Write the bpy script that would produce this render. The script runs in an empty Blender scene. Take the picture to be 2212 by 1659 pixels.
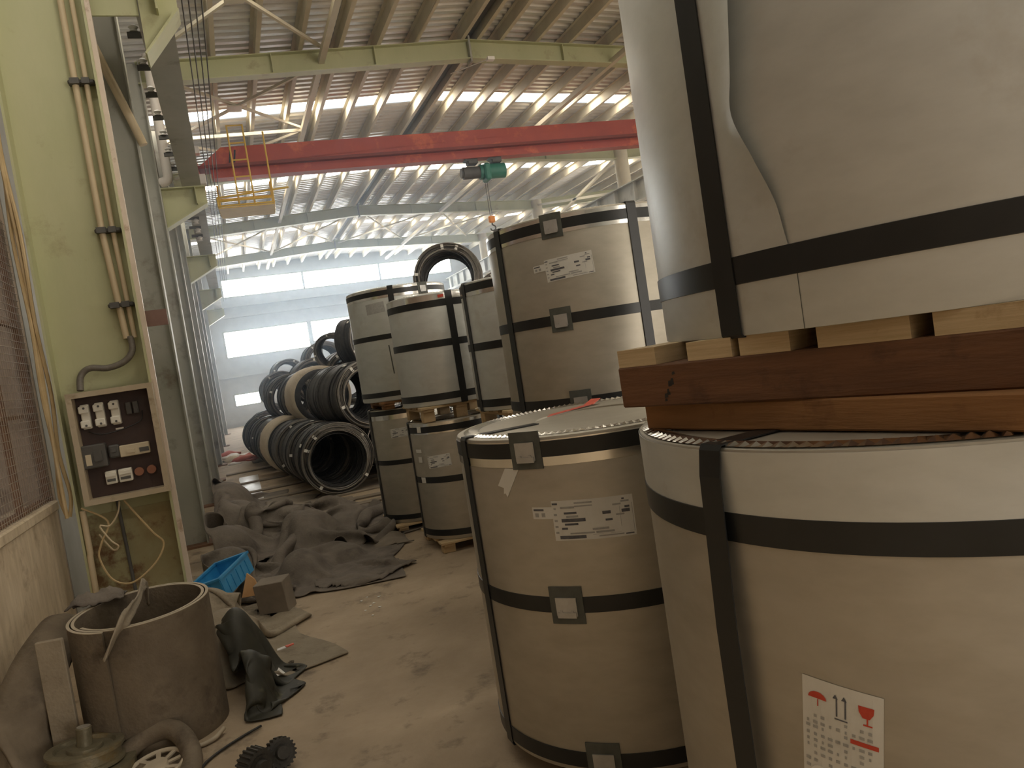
import bpy, bmesh, math, random
from mathutils import Vector, Matrix
random.seed(7)
C = bpy.context.scene.collection
SC = bpy.context.scene
PI = math.pi
R = math.radians

# ---------------------------------------------------------------- camera
cam_d = bpy.data.cameras.new('camera'); cam = bpy.data.objects.new('camera', cam_d); C.objects.link(cam)
cam_d.sensor_width = 36; cam_d.sensor_fit = 'HORIZONTAL'; cam_d.lens = 1650/2212*36
cam_d.clip_start = .02; cam_d.clip_end = 200
g = Vector((.155, 1, .05)).normalized()                    # world down, seen by the camera
vx = (510-1106)/1650; d = Vector((vx, -(.155*vx+.05), 1)).normalized()   # hall direction, seen by the camera
r_ = g.cross(d).normalized()
cam.matrix_world = Matrix(((r_[0], -r_[1], -r_[2], 0), (d[0], -d[1], -d[2], 0), (-g[0], g[1], g[2], 1.65), (0, 0, 0, 1)))
SC.camera = cam
# ---------------------------------------------------------------- world, light, exposure
w = bpy.data.worlds.new('world'); SC.world = w; w.use_nodes = True
w.node_tree.nodes['Background'].inputs[0].default_value = (.75, .85, 1, 1)
w.node_tree.nodes['Background'].inputs[1].default_value = 1.0
SC.view_settings.view_transform = 'Standard'; SC.view_settings.look = 'None'
SC.view_settings.gamma = 1; SC.view_settings.exposure = 0.34; SC.view_settings.use_curve_mapping = False
try:
    SC.cycles.use_denoising = True; SC.cycles.denoiser = 'OPENIMAGEDENOISE'
except Exception: pass
SC.cycles.max_bounces = 8; SC.cycles.diffuse_bounces = 4; SC.cycles.glossy_bounces = 4
SC.cycles.sample_clamp_indirect = 8; SC.cycles.caustics_reflective = False
SKY_E = 9.0; WIN_E = 16.0
def area(name, loc, rot, sx, sy, power, col):
    l = bpy.data.lights.new(name, 'AREA'); l.shape = 'RECTANGLE'; l.size = sx; l.size_y = sy; l.energy = power; l.color = col
    o = bpy.data.objects.new(name, l); C.objects.link(o); o.location = loc; o.rotation_euler = rot; return o
area('added_door_fill', (8.0, -11.9, 2.3), (R(90), 0, 0), 5.4, 4.4, 590, (1, .90, .77))  # added light in an unseen doorway, brightens the near coils

# ---------------------------------------------------------------- materials
def nodes(name):
    m = bpy.data.materials.new(name); m.use_nodes = True
    nt = m.node_tree; return m, nt, nt.nodes['Principled BSDF']
def mat(name, c1, c2=None, rough=.6, metal=0, scale=6, stretch=(1, 1, 1), bump=0, bscale=40, rvar=0, c3=None, s3=2, t3=(.55, .7), detail=6, spec=None, coat=0):
    m, nt, b = nodes(name); N = nt.nodes; L = nt.links
    b.inputs['Roughness'].default_value = rough; b.inputs['Metallic'].default_value = metal
    if spec is not None: b.inputs['Specular IOR Level'].default_value = spec
    tc = N.new('ShaderNodeTexCoord'); mp = N.new('ShaderNodeMapping'); mp.inputs['Scale'].default_value = stretch
    L.new(tc.outputs['Object'], mp.inputs['Vector'])
    if c2 is None: c2 = tuple(x*.8 for x in c1)
    n = N.new('ShaderNodeTexNoise'); n.inputs['Scale'].default_value = scale; n.inputs['Detail'].default_value = detail; n.inputs['Roughness'].default_value = .6
    L.new(mp.outputs[0], n.inputs['Vector'])
    r = N.new('ShaderNodeValToRGB'); r.color_ramp.elements[0].position = .33; r.color_ramp.elements[1].position = .67
    r.color_ramp.elements[0].color = (*c1, 1); r.color_ramp.elements[1].color = (*c2, 1)
    L.new(n.outputs[0], r.inputs[0]); out = r.outputs[0]
    if c3:
        n3 = N.new('ShaderNodeTexNoise'); n3.inputs['Scale'].default_value = s3; n3.inputs['Detail'].default_value = 8; n3.inputs['Roughness'].default_value = .65
        L.new(tc.outputs['Object'], n3.inputs['Vector'])
        r3 = N.new('ShaderNodeValToRGB'); r3.color_ramp.elements[0].position = t3[0]; r3.color_ramp.elements[1].position = t3[1]
        L.new(n3.outputs[0], r3.inputs[0])
        mx = N.new('ShaderNodeMix'); mx.data_type = 'RGBA'; mx.inputs[7].default_value = (*c3, 1)
        L.new(r3.outputs[0], mx.inputs[0]); L.new(out, mx.inputs[6]); out = mx.outputs[2]
    L.new(out, b.inputs['Base Color'])
    if rvar:
        mr = N.new('ShaderNodeMapRange'); mr.inputs[3].default_value = rough-rvar; mr.inputs[4].default_value = rough+rvar
        L.new(n.outputs[0], mr.inputs[0]); L.new(mr.outputs[0], b.inputs['Roughness'])
    if bump:
        nb = N.new('ShaderNodeTexNoise'); nb.inputs['Scale'].default_value = bscale; nb.inputs['Detail'].default_value = 5
        L.new(mp.outputs[0], nb.inputs['Vector'])
        bp = N.new('ShaderNodeBump'); bp.inputs['Strength'].default_value = bump; bp.inputs['Distance'].default_value = .02
        L.new(nb.outputs[0], bp.inputs['Height']); L.new(bp.outputs[0], b.inputs['Normal'])
    return m
def emit(name, col, s):
    m, nt, b = nodes(name); b.inputs['Base Color'].default_value = (.8, .8, .8, 1)
    b.inputs['Emission Color'].default_value = (*col, 1); b.inputs['Emission Strength'].default_value = s; return m
M = {}
M['floor'] = mat('dusty_concrete', (.33, .25, .165), (.45, .35, .24), .75, scale=1.6, bump=.25, bscale=25, c3=(.19, .145, .10), s3=3.5, t3=(.56, .68))
M['plaster'] = mat('worn_plaster', (.55, .44, .30), (.72, .60, .43), .85, scale=5, stretch=(3, 3, .7), bump=.3, c3=(.38, .28, .18), s3=4)
M['siding'] = mat('grey_siding', (.46, .46, .44), (.54, .54, .52), .7, scale=3)
M['roomwall'] = mat('brown_room_wall', (.42, .32, .24), (.54, .43, .33), .85, scale=3, stretch=(1, 1, .4), c3=(.16, .11, .08), s3=2)
M['green_paint'] = mat('pale_green_paint', (.50, .51, .29), (.57, .56, .34), .5, scale=2.5, stretch=(1, 1, .35), c3=(.40, .36, .20), s3=3, t3=(.58, .72), bump=.04)
M['green_rust'] = mat('rust_stained_green_paint', (.45, .42, .24), (.37, .30, .15), .65, scale=4, c3=(.20, .11, .05), s3=5, t3=(.5, .62), bump=.1)
M['grey_paint'] = mat('grey_green_paint', (.40, .40, .34), (.47, .46, .40), .55, scale=3, stretch=(1, 1, .4), c3=(.24, .20, .15), s3=2)
M['purlin'] = mat('dusty_tan_paint', (.62, .56, .43), (.70, .64, .50), .6, scale=4)
M['sheet'] = mat('roof_sheet_steel', (.68, .67, .65), (.77, .76, .74), .36, metal=.45, scale=5)
M['skylight'] = emit('translucent_skylight', (1, .93, .80), SKY_E)
M['pane'] = emit('daylit_pane', (.90, .96, 1), WIN_E)
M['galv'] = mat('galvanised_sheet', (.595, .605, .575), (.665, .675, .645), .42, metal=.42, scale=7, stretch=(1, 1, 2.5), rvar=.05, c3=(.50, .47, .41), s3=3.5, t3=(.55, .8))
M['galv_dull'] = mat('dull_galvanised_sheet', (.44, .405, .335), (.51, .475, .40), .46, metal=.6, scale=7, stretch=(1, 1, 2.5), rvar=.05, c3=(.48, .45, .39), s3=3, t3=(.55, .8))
M['galv_bright'] = mat('bright_edge_steel', (.72, .70, .66), (.8, .78, .74), .2, metal=1, scale=10)
M['strap'] = mat('black_steel_strap', (.010, .011, .011), (.017, .018, .018), .38, scale=8, spec=.5)
M['pad'] = mat('grey_green_edge_pad', (.075, .08, .068), (.11, .115, .10), .55, scale=20)
M['seal'] = mat('strap_seal_steel', (.46, .455, .44), (.56, .555, .54), .38, metal=.6, scale=20)
M['paper'] = mat('label_paper', (.70, .68, .62), (.76, .74, .68), .6, scale=10)
M['ink'] = mat('label_ink', (.09, .09, .10), (.14, .14, .15), .7, scale=60)
M['ink_pale'] = mat('faint_label_ink', (.36, .35, .33), (.44, .43, .40), .7, scale=60)
M['ink_blue'] = mat('blue_label_ink', (.10, .10, .22), (.13, .13, .27), .7)
M['red'] = mat('red_print', (.55, .05, .025), (.62, .08, .04), .55, scale=30)
M['red_strip'] = mat('red_plastic', (.75, .12, .08), (.82, .18, .12), .4, scale=30)
M['timber_dark'] = mat('dark_red_timber', (.115, .050, .022), (.175, .080, .036), .7, scale=9, stretch=(1, .25, 3), bump=.2, c3=(.07, .03, .015), s3=7)
M['timber_orange'] = mat('orange_brown_timber', (.26, .125, .045), (.34, .17, .065), .7, scale=9, stretch=(1, .25, 3), bump=.2, c3=(.18, .08, .03), s3=7)
M['plywood'] = mat('plywood_edge', (.50, .37, .21), (.64, .50, .31), .7, scale=5, stretch=(1, 1, 26), bump=.15, c3=(.34, .22, .11), s3=9)
M['pallet'] = mat('pale_pallet_wood', (.52, .37, .20), (.64, .48, .28), .75, scale=8, stretch=(1, .4, 3), c3=(.36, .23, .11), s3=6)
M['wire'] = mat('dark_steel_wire', (.050, .050, .052), (.085, .082, .080), .42, metal=.55, scale=12)
M['wire_edge'] = mat('lighter_steel_wire', (.20, .18, .16), (.28, .26, .23), .4, metal=.7, scale=12)
M['cream'] = mat('cream_wrapping', (.55, .47, .35), (.66, .57, .44), .8, scale=7, bump=.3)
M['tag'] = mat('white_tag', (.85, .83, .76), (.9, .88, .82), .5)
M['tarp'] = mat('dusty_grey_tarpaulin', (.135, .112, .090), (.20, .168, .135), .85, scale=6, bump=.25, bscale=60, c3=(.085, .07, .055), s3=4)
M['tarp_tan'] = mat('dusty_tan_tarpaulin', (.24, .195, .135), (.32, .265, .19), .85, scale=6, bump=.25, bscale=60, c3=(.16, .125, .085), s3=5)
M['tarp_dark'] = mat('dark_oily_tarpaulin', (.022, .021, .014), (.045, .042, .028), .6, scale=7, c3=(.16, .15, .08), s3=5, t3=(.6, .75))
M['rubber'] = mat('dusty_rubber_sheet', (.125, .095, .062), (.19, .148, .10), .8, scale=5, bump=.25, bscale=50, c3=(.07, .052, .034), s3=3.5)
M['rubber_edge'] = mat('cut_rubber_edge', (.42, .35, .25), (.5, .42, .31), .7, scale=12)
M['blue'] = mat('blue_plastic', (.03, .26, .55), (.05, .33, .64), .4, scale=10)
M['board'] = mat('grey_brown_board', (.19, .155, .115), (.25, .205, .155), .8, scale=7)
M['orange_wood'] = mat('raw_orange_wood', (.50, .27, .11), (.6, .35, .16), .7, scale=8)
M['iron'] = mat('greasy_cast_iron', (.14, .12, .075), (.22, .19, .12), .5, metal=.35, scale=10, bump=.2, c3=(.20, .13, .04), s3=6)
M['iron_dark'] = mat('black_cast_iron', (.035, .032, .028), (.06, .055, .045), .55, metal=.3, scale=12, bump=.3)
M['bright'] = mat('machined_steel', (.75, .72, .64), (.8, .77, .7), .35, metal=.8)
M['conduit'] = mat('tan_conduit', (.62, .50, .32), (.70, .57, .38), .5, scale=5)
M['pinkish'] = mat('pinkish_white_paint', (.70, .58, .48), (.78, .66, .56), .5, scale=6, c3=(.42, .27, .17), s3=6, t3=(.58, .7))
M['white_pipe'] = mat('white_plastic_pipe', (.82, .76, .70), (.88, .83, .77), .4, scale=3)
M['black'] = mat('black_rubber', (.018, .017, .016), (.03, .028, .026), .5)
M['flex'] = mat('grey_flexible_conduit', (.14, .12, .10), (.2, .18, .15), .5, scale=40)
M['cable'] = mat('tan_cable', (.55, .40, .20), (.66, .5, .28), .55, scale=8)
M['box_frame'] = mat('tan_box_paint', (.46, .37, .25), (.54, .45, .32), .5, scale=8, c3=(.3, .22, .13), s3=7)
M['box_back'] = mat('dark_red_panel', (.050, .030, .026), (.075, .042, .034), .6, scale=6)
M['ceramic'] = mat('white_ceramic', (.80, .75, .64), (.86, .82, .72), .35, scale=12)
M['breaker'] = mat('dusty_breaker_plastic', (.085, .08, .07), (.12, .11, .10), .5)
M['breaker_tan'] = mat('dusty_ivory_plastic', (.62, .52, .36), (.7, .6, .43), .45)
M['socket'] = mat('red_brown_socket', (.30, .12, .07), (.36, .16, .09), .5)
M['plate'] = mat('red_brown_plate', (.20, .115, .095), (.25, .15, .125), .6)
M['crane'] = mat('crane_red', (.47, .075, .042), (.40, .058, .036), .5, scale=2, c3=(.62, .13, .055), s3=1.5, t3=(.55, .62))
M['crane_dark'] = mat('crane_dirty_red', (.26, .045, .03), (.20, .035, .025), .6, scale=3)
M['yellow'] = mat('yellow_paint', (.72, .46, .06), (.78, .53, .10), .5)
M['hoist'] = mat('green_hoist', (.03, .17, .12), (.04, .22, .16), .45, scale=4)
M['orange'] = mat('orange_hook_paint', (.85, .28, .03), (.9, .33, .05), .5)
M['mesh'] = mat('rusty_wire', (.30, .24, .18), (.38, .31, .24), .6, scale=20)
M['rust'] = mat('rusty_steel', (.19, .10, .06), (.26, .15, .09), .75, scale=8)
M['dark'] = mat('dark_grey_steel', (.085, .08, .072), (.12, .115, .105), .6)
M['litter_w'] = mat('white_litter', (.75, .72, .68), (.82, .8, .76), .6)
M['litter_r'] = mat('red_litter', (.5, .12, .09), (.58, .17, .12), .7)
M['shiny'] = mat('shiny_plastic_sheet', (.50, .49, .47), (.62, .61, .59), .28, scale=8, bump=.2, bscale=9)

# ---------------------------------------------------------------- mesh helpers
def box(bm, c, s, rot=None, bev=0):
    vs = []
    for x in (-.5, .5):
        for y in (-.5, .5):
            for z in (-.5, .5):
                p = Vector((x*s[0], y*s[1], z*s[2]))
                if rot is not None: p = rot @ p
                vs.append(bm.verts.new(p+Vector(c)))
    fs = []
    for f in ((0, 1, 3, 2), (4, 6, 7, 5), (0, 4, 5, 1), (2, 3, 7, 6), (0, 2, 6, 4), (1, 5, 7, 3)):
        fs.append(bm.faces.new([vs[i] for i in f]))
    if bev:
        es = list({e for f in fs for e in f.edges})
        bmesh.ops.bevel(bm, geom=es, offset=bev, segments=1, affect='EDGES')
def bar(bm, p, q, w, h, up=(0, 0, 1)):
    p = Vector(p); q = Vector(q); y = (q-p); L = y.length; y.normalize()
    x = y.cross(Vector(up)).normalized(); z = x.cross(y)
    box(bm, (p+q)/2, (w, L, h), Matrix((x, y, z)).transposed())
def tube(bm, pts, r, n=8, closed=False, cap=True):
    pts = [Vector(p) for p in pts]; rings = []; k = len(pts); prev = None
    for i, p in enumerate(pts):
        a = pts[(i-1) % k] if (closed or i > 0) else p
        b = pts[(i+1) % k] if (closed or i < k-1) else p
        t = (b-a).normalized()
        if prev is None:
            u = t.cross(Vector((0, 0, 1)))
            if u.length < .01: u = t.cross(Vector((1, 0, 0)))
        else: u = prev-t*prev.dot(t)
        u.normalize(); prev = u; v = t.cross(u)
        rr = r[i] if isinstance(r, (list, tuple)) else r
        rings.append([bm.verts.new(p+(u*math.cos(2*PI*j/n)+v*math.sin(2*PI*j/n))*rr) for j in range(n)])
    for i in range(k if closed else k-1):
        A, B = rings[i], rings[(i+1) % k]
        for j in range(n): bm.faces.new((A[j], A[(j+1) % n], B[(j+1) % n], B[j]))
    if cap and not closed:
        bm.faces.new(rings[0][::-1]); bm.faces.new(rings[-1])
def smooth_path(pts, n=6):
    pts = [Vector(p) for p in pts]; out = []
    for i in range(len(pts)-1):
        p0 = pts[max(i-1, 0)]; p1 = pts[i]; p2 = pts[i+1]; p3 = pts[min(i+2, len(pts)-1)]
        for j in range(n):
            t = j/n
            out.append(.5*((2*p1)+(p2-p0)*t+(2*p0-5*p1+4*p2-p3)*t*t+(3*p1-p0-3*p2+p3)*t**3))
    out.append(pts[-1]); return out
def lathe(bm, prof, n=64, a0=0, a1=2*PI, M4=None, closed=False):
    full = abs(a1-a0-2*PI) < 1e-6; m = n if full else n+1; cols = []
    for j in range(m):
        a = a0+(a1-a0)*j/n; col = []
        for (r, z) in prof:
            p = Vector((r*math.cos(a), r*math.sin(a), z))
            if M4: p = M4 @ p
            col.append(bm.verts.new(p))
        cols.append(col)
    k = len(prof)
    for j in range(n):
        A = cols[j]; B = cols[(j+1) % m]
        for i in range(k if closed else k-1):
            i2 = (i+1) % k
            try: bm.faces.new((A[i], B[i], B[i2], A[i2]))
            except ValueError: pass
    return cols
def prism(bm, poly, depth, M4):
    a = [bm.verts.new(M4 @ Vector((x, y, 0))) for x, y in poly]; b = [bm.verts.new(M4 @ Vector((x, y, depth))) for x, y in poly]
    n = len(poly); bm.faces.new(a[::-1]); bm.faces.new(b)
    for i in range(n): bm.faces.new((a[i], a[(i+1) % n], b[(i+1) % n], b[i]))
def patch(bm, r, th, z, w_, h, rot=0, n=8, nv=1, skew=0, thick=0):
    g_ = []
    for j in range(nv+1):
        row = []
        for i in range(n+1):
            u = (i/n-.5)*w_; v = (j/nv-.5)*h+skew*u
            U = u*math.cos(rot)-v*math.sin(rot); V = u*math.sin(rot)+v*math.cos(rot)
            a = th+U/r; row.append((a, z+V))
        g_.append(row)
    P = lambda a, zz, rr: bm.verts.new((rr*math.cos(a), rr*math.sin(a), zz))
    F = [[P(a, zz, r+thick) for a, zz in row] for row in g_]
    for j in range(nv):
        for i in range(n): bm.faces.new((F[j][i], F[j][i+1], F[j+1][i+1], F[j+1][i]))
    if thick:
        B = [[P(a, zz, r) for a, zz in row] for row in g_]
        for j in (0, nv):
            for i in range(n): bm.faces.new((F[j][i], B[j][i], B[j][i+1], F[j][i+1]))
        for i in (0, n):
            for j in range(nv): bm.faces.new((F[j][i], F[j+1][i], B[j+1][i], B[j][i]))
def polypatch(bm, r, th, z, pts, rot=0):
    vs = []
    for u, v in pts:
        U = u*math.cos(rot)-v*math.sin(rot); V = u*math.sin(rot)+v*math.cos(rot)
        a = th+U/r; vs.append(bm.verts.new((r*math.cos(a), r*math.sin(a), z+V)))
    bm.faces.new(vs)
def make(name, fn, m, parent=None, smooth=False, loc=None, rz=0):
    bm = bmesh.new(); fn(bm) if callable(fn) else None
    bmesh.ops.recalc_face_normals(bm, faces=bm.faces[:])
    me = bpy.data.meshes.new(name); bm.to_mesh(me); bm.free(); me.materials.append(M[m] if isinstance(m, str) else m)
    if smooth:
        for p in me.polygons: p.use_smooth = True
        if smooth != 'all':
            try: me.set_sharp_from_angle(angle=R(38))
            except Exception: pass
    o = bpy.data.objects.new(name, me); C.objects.link(o)
    if parent: o.parent = parent
    if loc is not None: o.location = loc
    if rz: o.rotation_euler = (0, 0, rz)
    return o
def tag(o, label, cat, group=None, kind=None):
    o['label'] = label; o['category'] = cat
    if group: o['group'] = group
    if kind: o['kind'] = kind
    return o
def thing(name, label, cat, loc=(0, 0, 0), rot=(0, 0, 0), group=None):
    o = bpy.data.objects.new(name, None); C.objects.link(o); o.empty_display_size = .1
    o.location = loc; o.rotation_euler = rot; return tag(o, label, cat, group)
def struct(name, fn, m, smooth=False, parent=None, loc=None):
    o = make(name, fn, m, parent, smooth, loc); o['kind'] = 'structure'; return o
def copy_tree(o, parent=None):
    c = o.copy(); C.objects.link(c); c.parent = parent
    for ch in list(o.children): copy_tree(ch, c)
    return c
def nz(x, y, z=0):
    from mathutils import noise
    return noise.noise(Vector((x, y, z)))
ORD = ['first', 'second', 'third', 'fourth', 'fifth', 'sixth', 'seventh', 'eighth', 'ninth', 'tenth', 'eleventh', 'twelfth']

# ================================================================ SETTING
YB, YF = -12.0, 35.0; XL, XR, XR2 = -1.35, 10.6, 17.0; XRIDGE = 4.5
def zroof(x):                                              # underside of roof sheets
    if x <= XRIDGE: return 6.72+.055*(x)
    if x <= XR: return 6.72+.055*XRIDGE-.05*(x-XRIDGE)
    return 6.72+.055*XRIDGE-.05*(XR-XRIDGE)+.045*(x-XR)
def grid_floor(bm):
    n = 1
    box(bm, ((XR2-3.4)/2, (YB+YF)/2, -.1), (XR2+3.4, YF-YB, .2))
struct('floor', grid_floor, 'floor')
# ceiling of corrugated sheets with translucent strips
STR = [-8.6, -2.7, 3.3, 9.3, 15.0, 20.4, 27.6]; SW = .52
def corrug(bm, y0, y1, xs):
    p = .21; n = max(1, round((y1-y0)/p)); p = (y1-y0)/n; ys = []
    for i in range(n):
        y = y0+i*p; ys += [(y, 0), (y+p*.42, 0), (y+p*.56, .042), (y+p*.86, .042)]
    ys.append((y1, 0)); rows = []
    for x in xs: rows.append([bm.verts.new((x, y, zroof(x)+h)) for y, h in ys])
    for a, b in zip(rows, rows[1:]):
        for i in range(len(ys)-1): bm.faces.new((a[i], a[i+1], b[i+1], b[i]))
edges = [YB-.1]+[e for s in STR for e in (s, s+SW)]+[YF+.1]
for k in range(0, len(edges), 2):
    for xs in ((XL-.05, XRIDGE), (XRIDGE, XR), (XR, XR2)):
        struct('ceiling', lambda bm: corrug(bm, edges[k], edges[k+1], xs), 'sheet')
for i, s in enumerate(STR):
    for xs, side in (((XL-.05, XRIDGE), 'left slope'), ((XRIDGE, XR), 'right slope'), ((XR, XR2), 'neighbouring bay')):
        o = make('skylight', lambda bm: [bm.faces.new([bm.verts.new((x, y, zroof(x)+.02)) for x, y in ((xs[0], s), (xs[1], s), (xs[1], s+SW), (xs[0], s+SW))])], 'skylight')
        tag(o, f'glowing roof strip, {side}, {ORD[i]} from the hall entrance', 'skylight', 'translucent roof strips')
# side, back and far walls
def right_wall(bm):
    for z0, z1 in ((-.2, 2.0), (3.6, 7.4)): box(bm, (XR2+.1, (YB+YF)/2, (z0+z1)/2), (.2, YF-YB, z1-z0))
    for k in range(9): box(bm, (XR2+.1, YB+(YF-YB)*k/8, 2.8), (.2, .8, 1.6))
struct('wall_right', right_wall, 'siding')
fill_pane = emit('added_fill_pane', (1, .95, .86), 5.0)  # glow added in the right wall to brighten roof and coils
for k in range(8):  # window band out of view, added for its light
    y0 = YB+(YF-YB)*k/8+.4; y1 = YB+(YF-YB)*(k+1)/8-.4
    wnd = struct(f'window_{k+5}', lambda bm: box(bm, (XR2+.12, (y0+y1)/2, 2.8), (.02, y1-y0, 1.6)), fill_pane)
    make('window_frame', lambda bm: [box(bm, (XR2+.06, y0+(y1-y0)*q/4, 2.8), (.06, .06, 1.6)) for q in range(5)]+[box(bm, (XR2+.06, (y0+y1)/2, z), (.06, y1-y0, .06)) for z in (2.03, 2.8, 3.57)], 'grey_paint', wnd)
def back_wall(bm):
    for x0, x1, z0, z1 in ((-3.4, 5.2, 0, 7.4), (10.8, XR2, 0, 7.4), (5.2, 10.8, 4.5, 7.4)): box(bm, ((x0+x1)/2, YB-.1, (z0+z1)/2), (x1-x0, .2, z1-z0))  # opening out of view, made for the added door light
struct('wall_back', back_wall, 'siding')
WIN = [(.1, 10.4, 5.56, 6.32), (-.15, 3.42, 2.98, 4.1), (3.52, 10.4, 3.2, 4.1), (-.14, .95, .88, 1.38)]
def far_wall(bm):
    # strips round the openings
    z = 0
    for x0, x1, z0, z1 in ((XL, -.14, 0, 7.6), (-.14, .95, 0, .88), (-.14, .95, 1.38, 2.98), (.95, XR2, 0, 2.98), (-.14, XR2, 4.1, 5.56), (-.14, XR2, 6.32, 7.6), (3.42, 3.52, 2.98, 4.1),
                          (3.52, 10.4, 2.98, 3.2), (10.4, XR2, 2.98, 4.1), (10.4, XR2, 5.56, 6.32), (-.14, .1, 5.56, 6.32)):
        box(bm, ((x0+x1)/2, YF+.1, (z0+z1)/2), (x1-x0, .2, z1-z0))
struct('wall_far', far_wall, 'siding')
for i, (x0, x1, z0, z1) in enumerate(WIN):
    wnd = struct(f'window_{i+1}', lambda bm: box(bm, ((x0+x1)/2, YF+.12, (z0+z1)/2), (x1-x0, .02, z1-z0)), 'pane')
    def fr(bm):
        n = max(1, round((x1-x0)/3.4))
        for k in range(n+1): box(bm, (x0+(x1-x0)*k/n, YF+.04, (z0+z1)/2), (.09, .1, z1-z0))
        for k in range(n*6): box(bm, (x0+(x1-x0)*(k+.5)/(n*6), YF+.06, z1-.03), (.03, .05, .06))
        for zz in (z0, z1): box(bm, ((x0+x1)/2, YF+.04, zz), (x1-x0, .1, .05))
    make('window_frame', fr, 'grey_paint', wnd)
def girts(bm):
    for z in (2.2, 4.75, 5.2): box(bm, (5, YF-.1, z), (12.6, .12, .16))
struct('trim_far', girts, 'siding')
# left side: low plastered wall, mesh screen, the room behind it, siding beyond the first column
def low_wall(bm):
    box(bm, (-1.41, -2.9, .5), (.18, 18.2, 1.0)); box(bm, (-1.43, -2.9, 1.03), (.26, 18.2, .07), bev=.01)
struct('wall_left', low_wall, 'plaster')
struct('wall_left_siding', lambda bm: box(bm, (-1.40, 20.7, 3.5), (.1, 28.6, 7)), 'siding')
struct('wall_left_upper', lambda bm: box(bm, (-1.45, -2.9, 5.2), (.1, 18.2, 3.4)), 'siding')
struct('wall_left_room', lambda bm: box(bm, (-3.3, -2.9, 3.4), (.2, 18.2, 6.8)), 'roomwall')
struct('wall_left_room_end', lambda bm: box(bm, (-2.33, 6.35, 3.4), (1.95, .1, 6.8)), 'roomwall')
ms = thing('wire_mesh_screen', 'rusty square wire mesh screen above the plastered low wall', 'mesh screen', (-1.34, 3.0, 1.065))
def wires(bm):
    for k in range(130): box(bm, (0, -3.2+k*.05, 1.0), (.0035, .0035, 2.0))
    for k in range(40): box(bm, (.004, .03, .03+k*.05), (.0035, 6.5, .0035))
make('wire_netting', wires, 'mesh', ms)
for y in (-2.6, -1.2, .2, 1.5, 2.5, 3.22): make('post', lambda bm: box(bm, (-.03, y, 1.0), (.04, .04, 2.0)), 'rust', ms)
for z in (.02, .62, 1.25, 1.99): make('rail', lambda bm: box(bm, (-.03, .03, z), (.03, 6.5, .03)), 'rust', ms)
for k, (y, wd) in enumerate(((5.35, .5), (4.3, .45), (3.3, .55))):
    o = make('wall_pipe', lambda bm: tube(bm, [(-3.1, y, .2), (-3.1, y, 5)], .05, 10), 'rust', smooth=True)
    tag(o, f'rusty vertical pipe on the brown wall behind the mesh screen, {ORD[k]} from the steel column', 'pipe', 'pipes behind the mesh')

# haze volume in the far hall, imitating lens glare from the windows
def haze(name, y0, y1, dens, g_, col):
    m = bpy.data.materials.new(name); m.use_nodes = True; nt = m.node_tree; nt.nodes.clear()
    o_ = nt.nodes.new('ShaderNodeOutputMaterial'); v = nt.nodes.new('ShaderNodeVolumeScatter')
    v.inputs['Color'].default_value = (*col, 1); v.inputs['Density'].default_value = dens; v.inputs['Anisotropy'].default_value = g_
    nt.links.new(v.outputs[0], o_.inputs['Volume'])
    hz = make('haze', lambda bm: box(bm, ((XL+XR2)/2+.05, (y0+y1)/2, 3.5), (XR2-XL-.2, y1-y0, 6.98)), m)
    return tag(hz, 'pale bluish haze volume imitating lens glare in the far half of the hall', 'haze', kind='stuff')
haze('glare_haze', 9.5, 34.95, .015, .7, (.66, .83, 1))

# ================================================================ STEEL FRAME
COLY = [6.1, 12.2, 18.3, 24.4, 30.5]
def H_section(bm, x0, x1, y, z0, z1, fl=.28, t=.016, tw=.012):
    box(bm, (x0+t/2, y, (z0+z1)/2), (t, fl, z1-z0)); box(bm, (x1-t/2, y, (z0+z1)/2), (t, fl, z1-z0))
    box(bm, ((x0+x1)/2, y, (z0+z1)/2), (x1-x0-2*t, tw, z1-z0))
def corbel(bm, x0, x1, y):
    poly = [(x0, 4.1), (x1, 4.42), (x1, 4.66), (x0, 4.66)]
    Mx = Matrix.Translation((0, y+.006, 0)) @ Matrix.Rotation(R(90), 4, 'X')
    prism(bm, poly, .012, Mx)
    bar(bm, (x0, y, 4.1), (x1, y, 4.42), .26, .016); box(bm, ((x0+x1)/2, y, 4.665), (x1-x0, .26, .016)); box(bm, (x1-.14, y, 4.54), (.012, .24, .24))
names = ['pale green steel wall column carrying the open fuse box', 'steel wall column with bracket, second beyond the fuse box', 'steel wall column with bracket, third beyond the fuse box', 'steel wall column far down the left side near the wire coils', 'last steel wall column before the bright far windows']
for i, y in enumerate(COLY):
    t = thing('steel_column', names[i], 'column', (0, 0, 0), group='left wall columns')
    make('shaft', lambda bm: H_section(bm, -1.16, -.55, y, 0.02, 6.5), 'green_paint' if i < 1 else 'grey_paint', t)
    make('bracket', lambda bm: (corbel(bm, -.55 if i else -.21, .05, y), box(bm, (-.40, y+.05, 4.54), (.36, .02, .2)) if not i else None), 'green_paint', t)
    make('base_plate', lambda bm: box(bm, (-.85, y, .012), (.8, .4, .024)), 'rust', t)
    if i == 0:
        def stain(bm):
            box(bm, (-.855, y-.0075, .46), (.575, .003, .92))
        make('rust_stain', stain, 'green_rust', t)
for k, y in enumerate((9.15, 15.25, 21.35)):
    t = thing('steel_post', ['grey intermediate steel post just beyond the fuse box column', 'grey intermediate steel post between the second and third bracketed columns', 'grey intermediate steel post far along the left wall'][k], 'column', group='intermediate wall posts')
    make('shaft', lambda bm: H_section(bm, -1.16, -.55, y, 0.02, 6.5, .22), 'grey_paint', t)
    make('base_plate', lambda bm: box(bm, (-.85, y, .012), (.8, .36, .024)), 'rust', t)
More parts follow.
